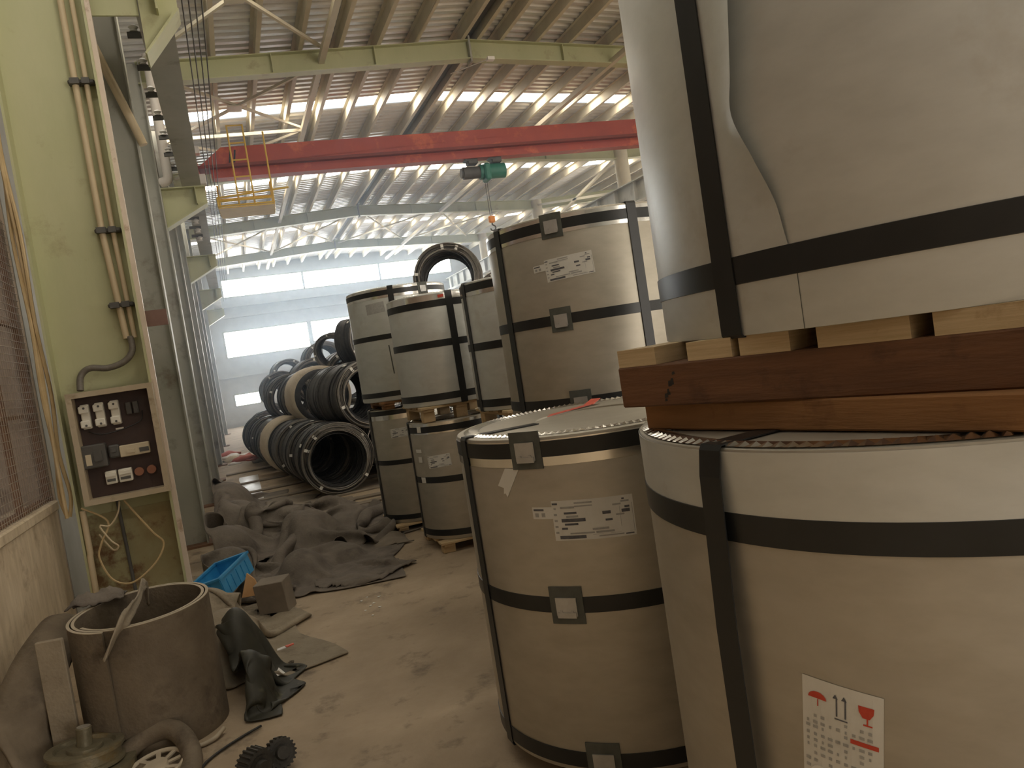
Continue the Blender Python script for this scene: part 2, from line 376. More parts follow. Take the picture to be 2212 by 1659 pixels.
def I_beam(bm, p, q, h, wf=.2, t=.014):
    p = Vector(p); q = Vector(q)
    bar(bm, p, q, .01, h); bar(bm, p+Vector((0, 0, h/2)), q+Vector((0, 0, h/2)), wf, t); bar(bm, p-Vector((0, 0, h/2)), q-Vector((0, 0, h/2)), wf, t)
for i, y in enumerate([-6.1, .0]+COLY):
    lab = ['behind the camera', 'over the near coils', 'over the fuse box column', 'nearest rafter in view in front of the red crane', 'just behind the red crane girder', 'second rafter beyond the red crane', 'third rafter beyond the red crane'][i]
    t = thing('roof_rafter', f'pale green sloping steel roof rafter {lab}', 'rafter', group='roof rafters')
    zc = lambda x: zroof(x)-.19-.16
    make('rafter_arm', lambda bm: (I_beam(bm, (-.6, y, zc(-.6)), (XRIDGE, y, zc(XRIDGE)), .3), [box(bm, (x, y, zc(x)), (.012, .18, .3)) for x in (1.3, 2.9)]), 'green_paint', t)
    make('rafter_arm', lambda bm: (I_beam(bm, (XRIDGE, y, zc(XRIDGE)), (XR, y, zc(XR)), .3), [box(bm, (x, y, zc(x)), (.012, .18, .3)) for x in (6.2, 8.4)]), 'green_paint', t)
    make('rafter_arm', lambda bm: I_beam(bm, (XR, y, zc(XR)), (XR2, y, zc(XR2)), .3), 'green_paint', t)
    make('ridge_plate', lambda bm: box(bm, (XRIDGE, y, zc(XRIDGE)), (.03, .22, .42)), 'grey_paint', t)
PX = [.45, 1.08, 1.72, 2.34, 2.95, 3.57, 5.05, 5.70, 6.32, 7.1, 7.75, 8.4, 9.1, 9.75, 10.3]
PX2 = [11.4, 12.2, 13.0, 13.8, 14.6, 15.4, 16.2]
def purlin(bm, x, h=.19):
    z = zroof(x)-.002
    box(bm, (x, (YB+YF)/2, z-h/2), (.012, YF-YB, h)); box(bm, (x+.03, (YB+YF)/2, z-h+.004), (.06, YF-YB, .008)); box(bm, (x-.03, (YB+YF)/2, z-.005), (.06, YF-YB, .008))
nl = len([x for x in PX if x < XRIDGE])
for i, x in enumerate(PX):
    lab = f'{ORD[nl-1-i]} tan roof purlin to the left of the ridge' if i < nl else f'{ORD[i-nl]} tan roof purlin to the right of the ridge'
    tag(make('roof_purlin', lambda bm: purlin(bm, x), 'purlin'), lab, 'purlin', 'roof purlins')
for i, x in enumerate(PX2):
    tag(make('roof_purlin', lambda bm: purlin(bm, x), 'purlin'), f'{ORD[i]} roof purlin of the neighbouring bay beyond the right columns', 'purlin', 'roof purlins')
for s, lab in ((-1, 'left'), (1, 'right')):
    tag(make('ridge_purlin', lambda bm: purlin(bm, XRIDGE+s*.14, .2), 'purlin'), f'tan ridge purlin on the {lab} of the dark ridge gap', 'purlin', 'ridge purlins')
tag(make('ridge_duct', lambda bm: box(bm, (XRIDGE, 11.5, zroof(XRIDGE)-.06), (.2, 46, .07)), 'dark'), 'dark cable trough between the two ridge purlins', 'cable tray')
tag(make('tie_tube', lambda bm: bar(bm, (2.05, YB, 6.49), (2.05, 34, 6.49), .09, .09), 'purlin'), 'thick tan longitudinal tie tube below the left roof purlins', 'tie')
tag(make('tie_tube', lambda bm: bar(bm, (7.15, YB, 6.37), (7.15, 34, 6.37), .09, .09), 'purlin'), 'thick tan longitudinal tie tube below the right roof purlins', 'tie')
# wind bracing
def brace(y0, y1, x0, x1, lab):
    t = thing('roof_cross_brace', lab, 'brace', group='roof cross braces')
    z = lambda x: zroof(x)-.27
    make('brace_rod', lambda bm: bar(bm, (x0, y0, z(x0)), (x1, y1, z(x1)), .045, .045), 'purlin', t)
    make('brace_rod', lambda bm: bar(bm, (x0, y1, z(x0)-.05), (x1, y0, z(x1)-.05), .045, .045), 'purlin', t)
    make('gusset_plate', lambda bm: box(bm, ((x0+x1)/2, (y0+y1)/2, z((x0+x1)/2)-.07), (.24, .3, .02)), 'purlin', t)
brace(8.2, 11.8, -.5, 2.0, 'crossed roof bracing rods with a centre plate in front of the nearest rafter')
brace(12.4, 15.6, -.5, 2.0, 'crossed roof bracing rods with a centre plate behind the nearest rafter')
brace(15.7, 18.2, -.5, 2.0, 'crossed roof bracing rods above the crane ladder')
for k, (x0, x1) in enumerate(((-.5, 2.0), (2.1, 4.4), (4.6, 7.1), (7.2, 9.8))):
    brace(24.8, 30.2, x0, x1, f'far crossed roof bracing before the end wall, {ORD[k]} panel from the left wall')
tag(make('strut', lambda bm: bar(bm, (-.5, 15.6, 6.43), (2.05, 15.6, 6.5), .06, .06), 'purlin'), 'single tan roof strut above the crane, running in from the left wall', 'brace')
# right hand columns, runway beam and truss bracing
for k, y in enumerate((6.1, 12.2, 18.3, 24.4, 30.5)):
    t = thing('round_column', f'tan tubular column on the right edge of the bay, {ORD[k]} from the front', 'column', group='right columns')
    make('shaft', lambda bm: tube(bm, [(XR, y, 0), (XR, y, zroof(XR)-.2)], .19, 20), 'purlin', t, True)
    make('bracket', lambda bm: (box(bm, (XR-.35, y, 4.55), (.7, .2, .22)), box(bm, (XR+.35, y, 4.55), (.7, .2, .22))), 'grey_paint', t)
def runway(bm, x, y0, y1, z0=4.68, h=.5):
    I_beam(bm, (x, y0, z0+h/2), (x, y1, z0+h/2), h, .26)
    y = y0+.6
    while y < y1: box(bm, (x, y, z0+h/2), (.2, .02, h)); y += 1.0
tag(make('crane_runway_beam', lambda bm: (runway(bm, 9.95, -6, 34.2), box(bm, (9.95, 14, 5.21), (.06, 40, .05))), 'grey_paint'), 'stiffened crane runway beam along the right hand columns', 'runway beam')
tag(make('crane_runway_beam', lambda bm: (runway(bm, 11.25, -6, 34.2), box(bm, (11.25, 14, 5.21), (.06, 40, .05))), 'grey_paint'), 'stiffened crane runway beam of the neighbouring bay behind the right columns', 'runway beam')
tag(make('crane_runway_beam', lambda bm: (runway(bm, -.13, -6, 34.2), box(bm, (-.13, 14, 5.21), (.06, 40, .05))), 'grey_paint'), 'grey crane runway beam on the left wall column brackets', 'runway beam')
# cross bracing in the right column line
for k, (y0, y1) in enumerate(((18.3, 24.4), (24.4, 30.5))):
    t = thing('column_cross_brace', f'tan crossed bracing between right columns, {["nearer", "farther"][k]} panel', 'brace', group='right column bracing')
    for a, b in ((5.3, 6.3), (6.3, 5.3)): make('brace_rod', lambda bm: bar(bm, (XR, y0, a), (XR, y1, b), .07, .07), 'purlin', t)
# pipe, cables and insulators on the left runway
tag(make('white_downpipe', lambda bm: tube(bm, smooth_path([(-.42, 12.0, 6.55), (-.42, 12.0, 5.4), (-.42, 12.0, 4.88), (-.42, 12.0, 4.80), (-.45, 12.02, 4.755), (-.52, 12.06, 4.745)], 4), .068, 14), 'white_pipe', smooth=True), 'vertical white plastic downpipe ending in an elbow on the second column bracket', 'pipe')
for k in range(4):
    tag(make('runway_cable', lambda bm: tube(bm, smooth_path([(.10+k*.055, 5.5, 5.0+k*.03), (.10+k*.055, 10, 4.93+k*.03), (.10+k*.055, 17, 4.98+k*.03), (.1+k*.055, 24, 5+k*.03), (.1+k*.055, 31, 5+k*.03)]), .007, 5), 'dark'), f'thin dark conductor cable beside the left runway beam, {ORD[k]} out from the beam', 'cable', 'runway conductor cables')
for k in range(8):
    y = 6.9+k*.75
    t = thing('cable_insulator', f'dark cable insulator on the left runway beam, {ORD[k]} from the fuse box column', 'insulator', (-.3, y, 4.95), group='runway insulators')
    make('arm', lambda bm: box(bm, (0, 0, 0), (.2, .03, .05)), 'dark', t)
    make('knob', lambda bm: [lathe(bm, [(.001, 0), (.04, 0), (.025, .02), (.045, .04), (.025, .06), (.001, .07)], 10)], 'litter_w', t, True, (-.04, 0, .03))
for k in range(4):
    t = thing('cable_insulator', f'pale insulator pair by the far runway bracket, {ORD[k]} beyond the second column', 'insulator', (-.22, 13.4+k*.8, 4.655), group='far runway insulators')
    make('arm', lambda bm: box(bm, (0, 0, 0), (.2, .03, .05)), 'dark', t)
    make('knob', lambda bm: [lathe(bm, [(.001, 0), (.05, 0), (.03, .03), (.055, .05), (.03, .08), (.001, .09)], 10)], 'litter_w', t, True, (.04, 0, -.1))
# stuff on the first column
for k, (x, x2) in enumerate(((-.70, -.665), (-.63, -.612))):
    tag(make('conduit_pipe', lambda bm: tube(bm, [(x, 6.04, 6.4), (x, 6.04, 2.9), (x2, 6.04, 2.12)], .022 if k == 0 else .017, 12), 'conduit', smooth=True), ['thick tan conduit pipe running up the green column', 'thinner tan conduit pipe beside the thick one on the green column'][k], 'pipe', 'column conduits')
for k, z in enumerate((3.93, 2.89, 2.36)):
    tag(make('pipe_clamp', lambda bm: (box(bm, (-.66, 6.05, z), (.17, .07, .03), bev=.008), box(bm, (-.70, 6.02, z), (.06, .05, .04)), box(bm, (-.63, 6.02, z), (.05, .05, .04))), 'dark'), f'dark clamp holding the tan conduit pair, {["topmost", "middle", "lowest"][k]} of three', 'clamp', 'conduit clamps')
tag(make('pipe_trunking', lambda bm: bar(bm, (-.535, 6.0, .02), (-.535, 6.0, 6.4), .035, .04, (0, 1, 0)), 'pinkish'), 'narrow pinkish white strip along the column edge', 'trunking')
tag(make('tan_pipe', lambda bm: tube(bm, [(-.95, 9.03, 5.9), (-.50, 9.03, 4.38)], .045, 10), 'conduit', smooth=True), 'slanting tan pipe crossing the grey post behind the green column', 'pipe')
tag(make('flexible_conduit', lambda bm: tube(bm, smooth_path([(-.64, 6.03, 2.13), (-.64, 6.01, 2.03), (-.70, 6.0, 1.96), (-.81, 6.0, 1.93), (-.92, 6.0, 1.945), (-.985, 6.0, 1.90), (-1.0, 5.97, 1.80)], 8), .022, 10), 'flex', smooth=True), 'grey flexible conduit curving into the fuse box top', 'conduit')
for k in range(3):
    off = [(-.0, 0), (.025, .02), (-.02, .03)][k]
    tag(make('tan_cable', lambda bm: tube(bm, smooth_path([(-1.215+off[0]*a+.004*math.sin(z*3+k), 5.98+off[1]-.03*math.sin(z*2+k*2), z) for z, a in ((6.3, 1), (5, .4), (4.2, 1.2), (3.5, .3), (2.9, 1.3), (2.3, .5), (1.8, 1.1), (1.4, .4), (1.1, 1.4), (.95, .3))]), .013, 7), 'cable', smooth=True), ['tan cable hanging down the left edge of the green column', 'tan cable twisted against the outer edge of the green column', 'loose tan cable nearest the mesh screen on the green column'][k], 'cable', 'cables down the column edge')
tag(make('hanging_wire', lambda bm: tube(bm, smooth_path([(-.85, 5.93, 1.0), (-.79, 5.9, .9), (-.70, 5.9, .74), (-.65, 5.92, .65), (-.72, 5.9, .53), (-.88, 5.9, .43), (-1.0, 5.9, .48), (-1.06, 5.92, .64), (-1.03, 5.9, .74), (-.97, 5.92, .88), (-1.12, 5.95, 1.0)]), .007, 6), 'cable', smooth=True), 'thin tan wire drooping in a loop below the fuse box', 'wire')
tag(make('hanging_wire', lambda bm: tube(bm, smooth_path([(-.88, 5.93, 1.0), (-.90, 5.9, .92), (-.96, 5.9, .85), (-1.02, 5.9, .86), (-.97, 5.9, .75), (-.93, 5.9, .70), (-.97, 5.92, .68), (-1.04, 5.94, .8)]), .006, 6), 'conduit', smooth=True), 'short tangled pale wire below the fuse box', 'wire')
tag(make('earth_rod', lambda bm: tube(bm, [(-.89, 6.05, .0), (-.91, 6.05, 1.0)], .012, 8), 'dark', smooth=True), 'dark vertical rod below the fuse box', 'rod')
tag(make('yellow_pipe', lambda bm: tube(bm, [(-1.13, 5.95, .0), (-1.12, 5.95, .66), (-1.115, 5.95, .68), (-1.115, 5.95, .98)], .02, 10), 'conduit', smooth=True), 'short yellow tan pipe rising from the floor below the cables', 'pipe')
tag(make('rust_plate', lambda bm: box(bm, (-.46, 6.08, 2.245), (.16, .012, .115)), 'plate'), 'small red-brown plate sticking out from the column edge', 'plate')
# fuse box
fb = thing('fuse_box', 'open tan fuse box with dark red panel on the green column', 'fuse box', (-.81, 5.95, 1.4))
W2, H2 = .27, .385
make('back_panel', lambda bm: box(bm, (0, .03, 0), (2*W2-.02, .02, 2*H2-.02)), 'box_back', fb)
make('frame', lambda bm: [box(bm, (sx*(W2-.018), -.03, 0), (.036, .14, 2*H2)) for sx in (-1, 1)]+[box(bm, (0, -.03, sz*(H2-.018)), (2*W2-.072, .14, .036)) for sz in (-1, 1)], 'box_frame', fb)
for k, x in enumerate((-.18, -.09, .005)):
    f = make('fuse_holder', lambda bm: (box(bm, (x, -.0, .215), (.055, .05, .17), bev=.006), box(bm, (x-.004, -.035, .265), (.062, .03, .05), bev=.006), box(bm, (x-.004, -.035, .165), (.062, .03, .05), bev=.006)), 'ceramic', fb)
    make('screw', lambda bm: [tube(bm, [(x, -.052, z), (x, -.048, z)], .008, 8) for z in (.275, .155)], 'dark', f)
for x in (.09, .135): make('small_fuse', lambda bm: (box(bm, (x, 0, .23), (.035, .04, .085), bev=.004), box(bm, (x, -.022, .25), (.02, .01, .02)), box(bm, (x, -.022, .21), (.02, .01, .02))), 'breaker', fb)
mc = make('main_breaker', lambda bm: (box(bm, (-.165, -.02, -.06), (.15, .1, .16), bev=.008), box(bm, (-.14, -.075, -.06), (.05, .02, .07))), 'breaker', fb)
make('rating_label', lambda bm: box(bm, (-.20, -.073, -.08), (.035, .003, .075)), 'breaker_tan', mc)
make('contactor', lambda bm: (box(bm, (-.045, -.005, -.05), (.07, .06, .09), bev=.01), box(bm, (-.045, -.04, -.04), (.03, .02, .03))), 'dark', fb)
b1 = make('leakage_breaker', lambda bm: (box(bm, (.085, -.01, -.06), (.19, .06, .08), bev=.005), box(bm, (.06, -.045, -.065), (.05, .01, .025))), 'breaker_tan', fb)
make('breaker_face', lambda bm: box(bm, (.145, -.042, -.068), (.06, .004, .03)), 'dark', b1)
for x, z, w_ in ((-.09, -.225, .07), (.0, -.225, .085)):
    bb = make('circuit_breaker', lambda bm: (box(bm, (x, -.01, z), (w_, .06, .09), bev=.005), box(bm, (x, -.045, z+.02), (w_*.9, .015, .022))), 'ceramic', fb)
    make('breaker_face', lambda bm: box(bm, (x, -.043, z-.018), (w_*.75, .004, .018)), 'dark', bb)
for x in (.085, .165): make('socket', lambda bm: (tube(bm, [(x, .02, -.22), (x, -.015, -.22)], .03, 18),), 'socket', fb, True)
make('bus_link', lambda bm: box(bm, (.01, .01, .1), (.05, .01, .012)), 'bright', fb)
make('panel_wire', lambda bm: tube(bm, smooth_path([(-.18, -.0, .11), (-.1, -.03, .08), (.02, -.03, .09), (.15, -.02, .13), (.17, 0, .2)]), .004, 5), 'black', fb)

# ================================================================ CRANE
cr = thing('bridge_crane', 'red bridge crane girder spanning the hall under the roof', 'crane', (0, 14.0, 0), (0, 0, R(-3.0)))
make('girder', lambda bm: (prism(bm, [(.0, 5.38), (.05, 5.44), (.42, 5.72), (9.95, 5.72), (9.95, 5.40), (.0, 5.40)], .34, Matrix.Translation((0, .17, 0)) @ Matrix.Rotation(R(90), 4, 'X')),), 'crane', cr)
make('girder_bottom_flange', lambda bm: (box(bm, (4.9, 0, 5.31), (9.4, .20, .18)), box(bm, (4.9, 0, 5.235), (9.4, .26, .03))), 'crane', cr)
make('girder_ledge', lambda bm: box(bm, (4.97, -.02, 5.40), (9.95, .40, .05)), 'crane_dark', cr)
make('end_carriage', lambda bm: box(bm, (-.1, 0, 5.372), (.22, 2.2, .26)), 'crane', cr)
make('end_carriage', lambda bm: box(bm, (9.95, 0, 5.372), (.22, 2.2, .26)), 'crane', cr)
make('buffer', lambda bm: (box(bm, (.05, -.3, 5.16), (.12, .2, .16)), box(bm, (.0, -.26, 5.66), (.16, .16, .12))), 'litter_w', cr)
for x in (.51, .585): make('stripe', lambda bm: prism(bm, [(x, 5.45), (x+.03, 5.45), (x+.07, 5.66), (x+.04, 5.66)], .004, Matrix.Translation((0, -.170, 0)) @ Matrix.Rotation(R(90), 4, 'X')), 'black', cr)
lad = make('access_ladder', lambda bm: [tube(bm, [(x, -.42, 6.0), (x, -.42, 4.66)], .016, 6) for x in (.57, .82)]+[tube(bm, [(.57, -.42, z), (.82, -.42, z)], .013, 6) for z in (5.99, 5.7, 5.42, 5.14, 4.88)]+[tube(bm, [(1.13, -.42, 5.86), (1.13, -.42, 4.66)], .016, 6)], 'yellow', cr)
plat = make('maintenance_platform', lambda bm: [tube(bm, p, .016, 6) for p in ([(.24, -.5, 4.80), (1.4, -.5, 4.88)], [(.24, -.5, 4.66), (1.13, -.5, 4.66)], [(.24, -.5, 4.8), (.24, -.5, 4.66)], [(.24, .3, 4.66), (1.13, .3, 4.66)], [(.24, -.5, 4.66), (.24, .3, 4.66)], [(1.13, -.5, 4.66), (1.13, .3, 4.66)], [(.24, -.5, 4.74), (1.13, -.5, 4.74)], [(.24, .3, 4.95), (1.13, .3, 4.95)], [(1.13, .3, 4.66), (1.13, .3, 5.2)], [(.24, .3, 4.66), (.24, .3, 5.2)])]+[box(bm, (.685, -.1, 4.63), (.89, .8, .02))], 'yellow', cr)
ho = thing('electric_hoist', 'green electric hoist hanging under the red crane girder', 'hoist', (5.02, 13.75, 4.98), (0, 0, R(-3)))
make('drum_housing', lambda bm: tube(bm, [(-.1, 0, 0), (.40, 0, 0)], .14, 18), 'hoist', ho, True)
make('motor', lambda bm: (tube(bm, [(-.42, 0, .0), (-.1, 0, 0)], .115, 16), tube(bm, [(-.46, 0, 0), (-.42, 0, 0)], .09, 16)), 'dark', ho, True)
make('gearbox', lambda bm: (box(bm, (.02, -.04, -.03), (.12, .3, .32), bev=.03),), 'hoist', ho)
for x in (-.22, .25): make('trolley', lambda bm: (box(bm, (x, .0, .2), (.2, .2, .12), bev=.02), box(bm, (x-.04, -.07, .28), (.06, .05, .12)), box(bm, (x+.05, -.07, .3), (.06, .05, .12)), tube(bm, [(x-.1, -.1, .25), (x-.1, .1, .25)], .05, 10)), 'dark', ho)
make('hoist_rope', lambda bm: [tube(bm, [(dx, 0, -.1), (dx, 0, -.86)], .006, 5) for dx in (-.02, .02)], 'dark', ho)
hk = make('hook_block', lambda bm: (box(bm, (0, 0, -.9), (.12, .08, .13), bev=.02),), 'orange', ho)
make('hook', lambda bm: tube(bm, smooth_path([(0, 0, -.95), (0, 0, -1.0), (.05, 0, -1.04), (.04, 0, -1.1), (-.02, 0, -1.11), (-.05, 0, -1.07)]), .014, 8), 'dark', hk, True)
tag(make('ridge_lamp', lambda bm: (box(bm, (4.75, 11.9, 6.36), (.12, .1, .05)), tube(bm, [(4.72, 11.9, 6.36), (4.4, 13, 6.55)], .008, 5)), 'white_pipe'), 'small pale fitting with a wire at the apex of the nearest rafter', 'lamp fitting')

# ================================================================ SHEET COILS
def pallet(c, zt, hgt, wd, lab, rz=0, m='pallet', group='coil pallets'):
    t = thing('pallet', lab, 'pallet', (c[0], c[1], zt-hgt), (0, 0, rz), group)
    b = .022; bh = hgt-2*b
    for k in range(4): make('deck_board', lambda bm: box(bm, (0, (k-1.5)*wd*.29, hgt-b/2), (wd, wd*.16, b), bev=.003), m, t)
    for s in (-1, 0, 1):
        make('bearer', lambda bm: box(bm, (s*wd*.4, 0, hgt-b-b/2), (wd*.13, wd, b), bev=.003), m, t)
        for q in (-1, 1): make('block', lambda bm: box(bm, (s*wd*.4, q*wd*.4, bh/2), (wd*.14, wd*.14, bh), bev=.004), m, t)
    return t
def coil(label, c, r, z0, z1, straps, vangs, buckles=(), m='galv', sw=.058, bore=.25, teeth=True, ring=.06, vw=.055, bev=.012):
    h = z1-z0
    t = thing('steel_coil', label, 'steel coil', (c[0], c[1], z0), group='strapped sheet steel coils')
    def body(bm):
        prof = [(bore, h*.5), (bore, .0), (r-bev, 0), (r-bev*.25, bev*.3), (r, bev*1.15), (r, h-bev*1.15), (r-bev*.25, h-bev*.3), (r-bev, h)]
        prof += [(bore, h), (bore, h*.5)]
        lathe(bm, prof, 128)
    make('wrapper', body, m, t, True)
    if ring:
        def rg(bm):
            for za, zb in ((h-ring*1.75, h-.012), ):
                lathe(bm, [(r, za), (r+.002, za), (r+.002, zb), (r, zb)], 128, closed=True)
        make('edge_ring', rg, 'galv_bright', t, True)
    if teeth:
        def te(bm):
            n = int(2*PI*(r-.05)/.026)*2; a = []; ro = r-.030 if ring else r-.008
            for k in range(n):
                an = 2*PI*k/n; zz = h+.009 if k % 2 else h+.0005
                a.append([bm.verts.new(((rr)*math.cos(an), rr*math.sin(an), zz2)) for rr, zz2 in ((ro, h+.0015), (ro-.022, zz), (ro-.065, h+.0006))])
            for k in range(n):
                A, B = a[k], a[(k+1) % n]
                for i in range(2): bm.faces.new((A[i], B[i], B[i+1], A[i+1]))
        make('fluted_rim', te, 'galv_bright', t)
    make('bore_cover', lambda bm: lathe(bm, [(.001, h-.006), (bore+.004, h-.006), (bore+.004, h-.0005)], 48), m, t, True)
    for z in straps:
        make('strap', lambda bm: lathe(bm, [(r, z-z0-sw/2), (r+.0035, z-z0-sw/2+.001), (r+.0035, z-z0+sw/2-.001), (r, z-z0+sw/2)], 128, closed=True), 'strap', t, True)
    for a in vangs: vstrap(t, r, h, a, vw, bore)
    for z, ang in buckles:
        buckle(t, r, z-z0, R(ang), sw)
    return t
def vstrap(t, r, h, ang, vw, bore, lean=0, off=0):
    a = R(ang); ca, sa = math.cos(a), math.sin(a)
    prof = [(bore+.02, h+.004), (r-.03, h+.006), (r+.0, h+.006), (r+.007, h-.006), (r+.007+off*.4, h-.06), (r+.0065+off, h*.7), (r+.0065+off, h*.35), (r+.006, .004), (r, -.004), (r-.1, -.004)]
    def f(bm):
        rows = []
        for rr, z in prof:
            row = []
            for u in (-vw/2, vw/2):
                x = rr*ca-u*sa+lean*0; y = rr*sa+u*ca; row.append((x, y, z))
            rows.append(row)
        top = [[bm.verts.new(p) for p in row] for row in rows]
        n = len(prof); bot = []
        for i, row in enumerate(rows):
            p0 = prof[max(i-1, 0)]; p1 = prof[min(i+1, n-1)]; tr, tz = p1[0]-p0[0], p1[1]-p0[1]; L = math.hypot(tr, tz) or 1
            nr, nzv = tz/L*.003, -tr/L*.003
            bot.append([bm.verts.new((p[0]+nr*ca, p[1]+nr*sa, p[2]+nzv)) for p in row])
        for i in range(n-1):
            for A in (top, bot): bm.faces.new((A[i][0], A[i][1], A[i+1][1], A[i+1][0]))
            for u in (0, 1): bm.faces.new((top[i][u], top[i+1][u], bot[i+1][u], bot[i][u]))
    make('vertical_strap', f, 'strap', t)
def buckle(t, r, z, a, sw):
    s = sw/.058
    p = make('edge_pad', lambda bm: patch(bm, r+.001, a, z, .125*s, .135*s, 0, 6, thick=.0045), 'pad', t)
    make('seal', lambda bm: (patch(bm, r+.006, a, z-.004*s, .078*s, .066*s, 0, 5, thick=.005), patch(bm, r+.006, a, z-.033*s, .07*s, .02*s, 0, 5, thick=.009), [patch(bm, r+.0108, a+du*s/r, z-.020*s, .011*s, .007*s, 0, 2, thick=.003) for du in (-.02, .02)]), 'seal', p)
def label_big(t, r, a, z, wd, hg, rot, tab=True, k=1, side=True):
    """white shipping label with grey print"""
    lb = make('label', lambda bm: patch(bm, r+.0012, a, z, wd, hg, rot, 12), 'paper', t)
    cr_, sr = math.cos(rot), math.sin(rot)
    def at(u, v): U = u*wd*cr_-v*hg*sr; V = u*wd*sr+v*hg*cr_; return a+U/r, z+V
    def rects(L, off):
        def f(bm):
            for u, v, w_, h_ in L:
                aa, zz = at(u, v); patch(bm, r+off, aa, zz, w_*wd, h_*hg, rot, 3)
        return f
    if tab:
        aa, zz = at(-.5-.13, .2)
        tb = make('side_label', lambda bm: patch(bm, r+.0012, aa, zz, wd*.28, hg*.3, rot, 4), 'paper', t)
        make('print_lettering', rects([(-.68, .28, .14, .05)], .002), 'ink', tb)
        make('faint_lettering', rects([(-.71, .15, .05, .1), (-.62, .15, .05, .1)], .002), 'ink_pale', tb)
    if k:
        make('print_lettering', rects([(-.455, .42, .07, .045), (-.27, .18, .16, .05), (-.24, .0, .3, .085), (-.27, -.10, .17, .05), (-.36, -.2, .075, .05), (-.27, -.42, .33, .08), (.17, .13, .1, .075), (.19, -.05, .085, .05), (.40, .13, .10, .08), (.42, .22, .06, .05), (.38, .42, .03, .04), (.42, -.44, .1, .03)], .002), 'ink', lb)
        make('faint_lettering', rects([(-.1, .42, .22, .04), (-.1, .34, .22, .03), (-.3, .32, .18, .05), (-.46, .3, .03, .05), (-.46, .15, .04, .05), (-.46, 0, .04, .05), (-.46, -.15, .04, .05), (-.46, -.3, .04, .05), (.08, -.25, .2, .05), (-.15, -.33, .3, .04), (.13, -.33, .22, .05), (.2, -.43, .3, .03), (.3, .3, .1, .04), (.4, .36, .1, .04), (.33, .05, .1, .04), (-.25, .09, .15, .05), (.48, -.05, .006, .7), (.15, -.385, .66, .006), (.33, -.0, .004, .5)], .0018), 'ink_pale', lb)
    return lb

# near right stack
NL = (1.604, 1.448)
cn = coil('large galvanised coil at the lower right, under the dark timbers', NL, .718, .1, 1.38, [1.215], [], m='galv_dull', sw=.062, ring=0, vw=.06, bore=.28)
vstrap(cn, .718, 1.28, -172.0, .06, .28, off=.022)
def sticker(t):
    r = .718; a = R(-155.2); z = .72; wd = .15; hg = .22; rot = 0
    rt = R(-7); ct, st = math.cos(rt), math.sin(rt)
    lb = make('warning_label', lambda bm: patch(bm, r+.0012, a, z-.0, wd, hg, rt, 8), 'paper', t)
    def P(u, v): return a+(u*ct-v*st)/r, z+u*st+v*ct
    def umb(bm):
        aa, zz = P(-.045, .07)
        polypatch(bm, r+.002, aa, zz, [(.018*math.cos(k*PI/8), .014*math.sin(k*PI/8)) for k in range(9)], rt); patch(bm, r+.002, aa, zz-.008, .002, .014, rt, 1)
    make('umbrella_symbol', umb, 'red', lb)
    def glass(bm):
        aa, zz = P(.045, .072)
        polypatch(bm, r+.002, aa, zz, [(-.014, .012), (.014, .012), (.013, .0), (.006, -.011), (-.006, -.011), (-.013, 0)], rt)
        patch(bm, r+.002, aa, zz-.017, .003, .014, rt, 1); patch(bm, r+.002, aa, zz-.024, .016, .003, rt, 1)
    make('glass_symbol', glass, 'red', lb)
    def arrows(bm):
        for du in (-.008, .008):
            aa, zz = P(du, .065); patch(bm, r+.002, aa, zz, .003, .036, rt, 1)
            polypatch(bm, r+.002, aa, zz+.02, [(-.005, -.003), (.005, -.003), (0, .006)], rt)
        aa, zz = P(0, .042); patch(bm, r+.002, aa, zz, .024, .0025, rt, 1)
    make('arrow_symbols', arrows, 'ink', lb)
    make('red_bar', lambda bm: patch(bm, r+.002, *P(.042, .008), .05, .009, rt, 2), 'red', lb)
    def txt(bm):
        random.seed(3)
        for row, v in enumerate((.033, .02, .01, -.005, -.018, -.03, -.045, -.06, -.075)):
            for k in range(9):
                u = -.064+k*.0145
                if (row > 1 and u > .015 and row < 3) or random.random() < .25: continue
                patch(bm, r+.0019, *P(u, v), .007*random.uniform(.5, 1.4), .006, rt, 1)
    make('print_lettering', txt, 'ink_pale', lb)
    make('paper_patch', lambda bm: polypatch(bm, r+.0025, a-.05/r*1.0, z-.085, [(.022*math.cos(k*PI/9), .022*math.sin(k*PI/9)) for k in range(18)]), 'tag', t)
sticker(cn)
def rimring(bm):
    lathe(bm, [(.718, 1.28-.16), (.7195, 1.28-.16), (.7195, 1.28-.008), (.718, 1.28-.008)], 128, closed=True)
make('edge_ring', rimring, 'galv', cn, True)
pallet(NL, .1, .1, 1.1, 'wooden pallet under the large lower right coil')
NU = (1.85, 1.45)
cu = coil('huge galvanised coil filling the upper right, above the dark timbers', NU, .82, 1.595, 2.86, [1.735, 2.72], [-177.2], m='galv', sw=.06, ring=0, teeth=False, vw=.066, bore=.3, bev=.002)
def flap(bm):
    zs = [2.72, 2.6, 2.4, 2.25, 2.12, 2.04, 1.95, 1.857, 1.79, 1.765]; eg = [-166, -166, -166.3, -166.9, -168.3, -169.4, -167.5, -165.4, -164.8, -164.6]; lf = [.004, .01, .03, .04, .036, .03, .02, .010, .004, .002]
    rows = []
    for e, z, l in smooth_path([(e/60, z, l) for z, e, l in zip(zs, eg, lf)], 5):
        e *= 60
        row = []
        for i in range(11):
            f = i/10; a = R(-176.2+(e+176.2)*f); rr = .8215+l*f*f
            row.append(bm.verts.new((rr*math.cos(a), rr*math.sin(a), z-1.595)))
        rows.append(row)
    for A, B in zip(rows, rows[1:]):
        for i in range(10): bm.faces.new((A[i], A[i+1], B[i+1], B[i]))
make('loose_wrapper_edge', flap, 'galv', cu, 'all')
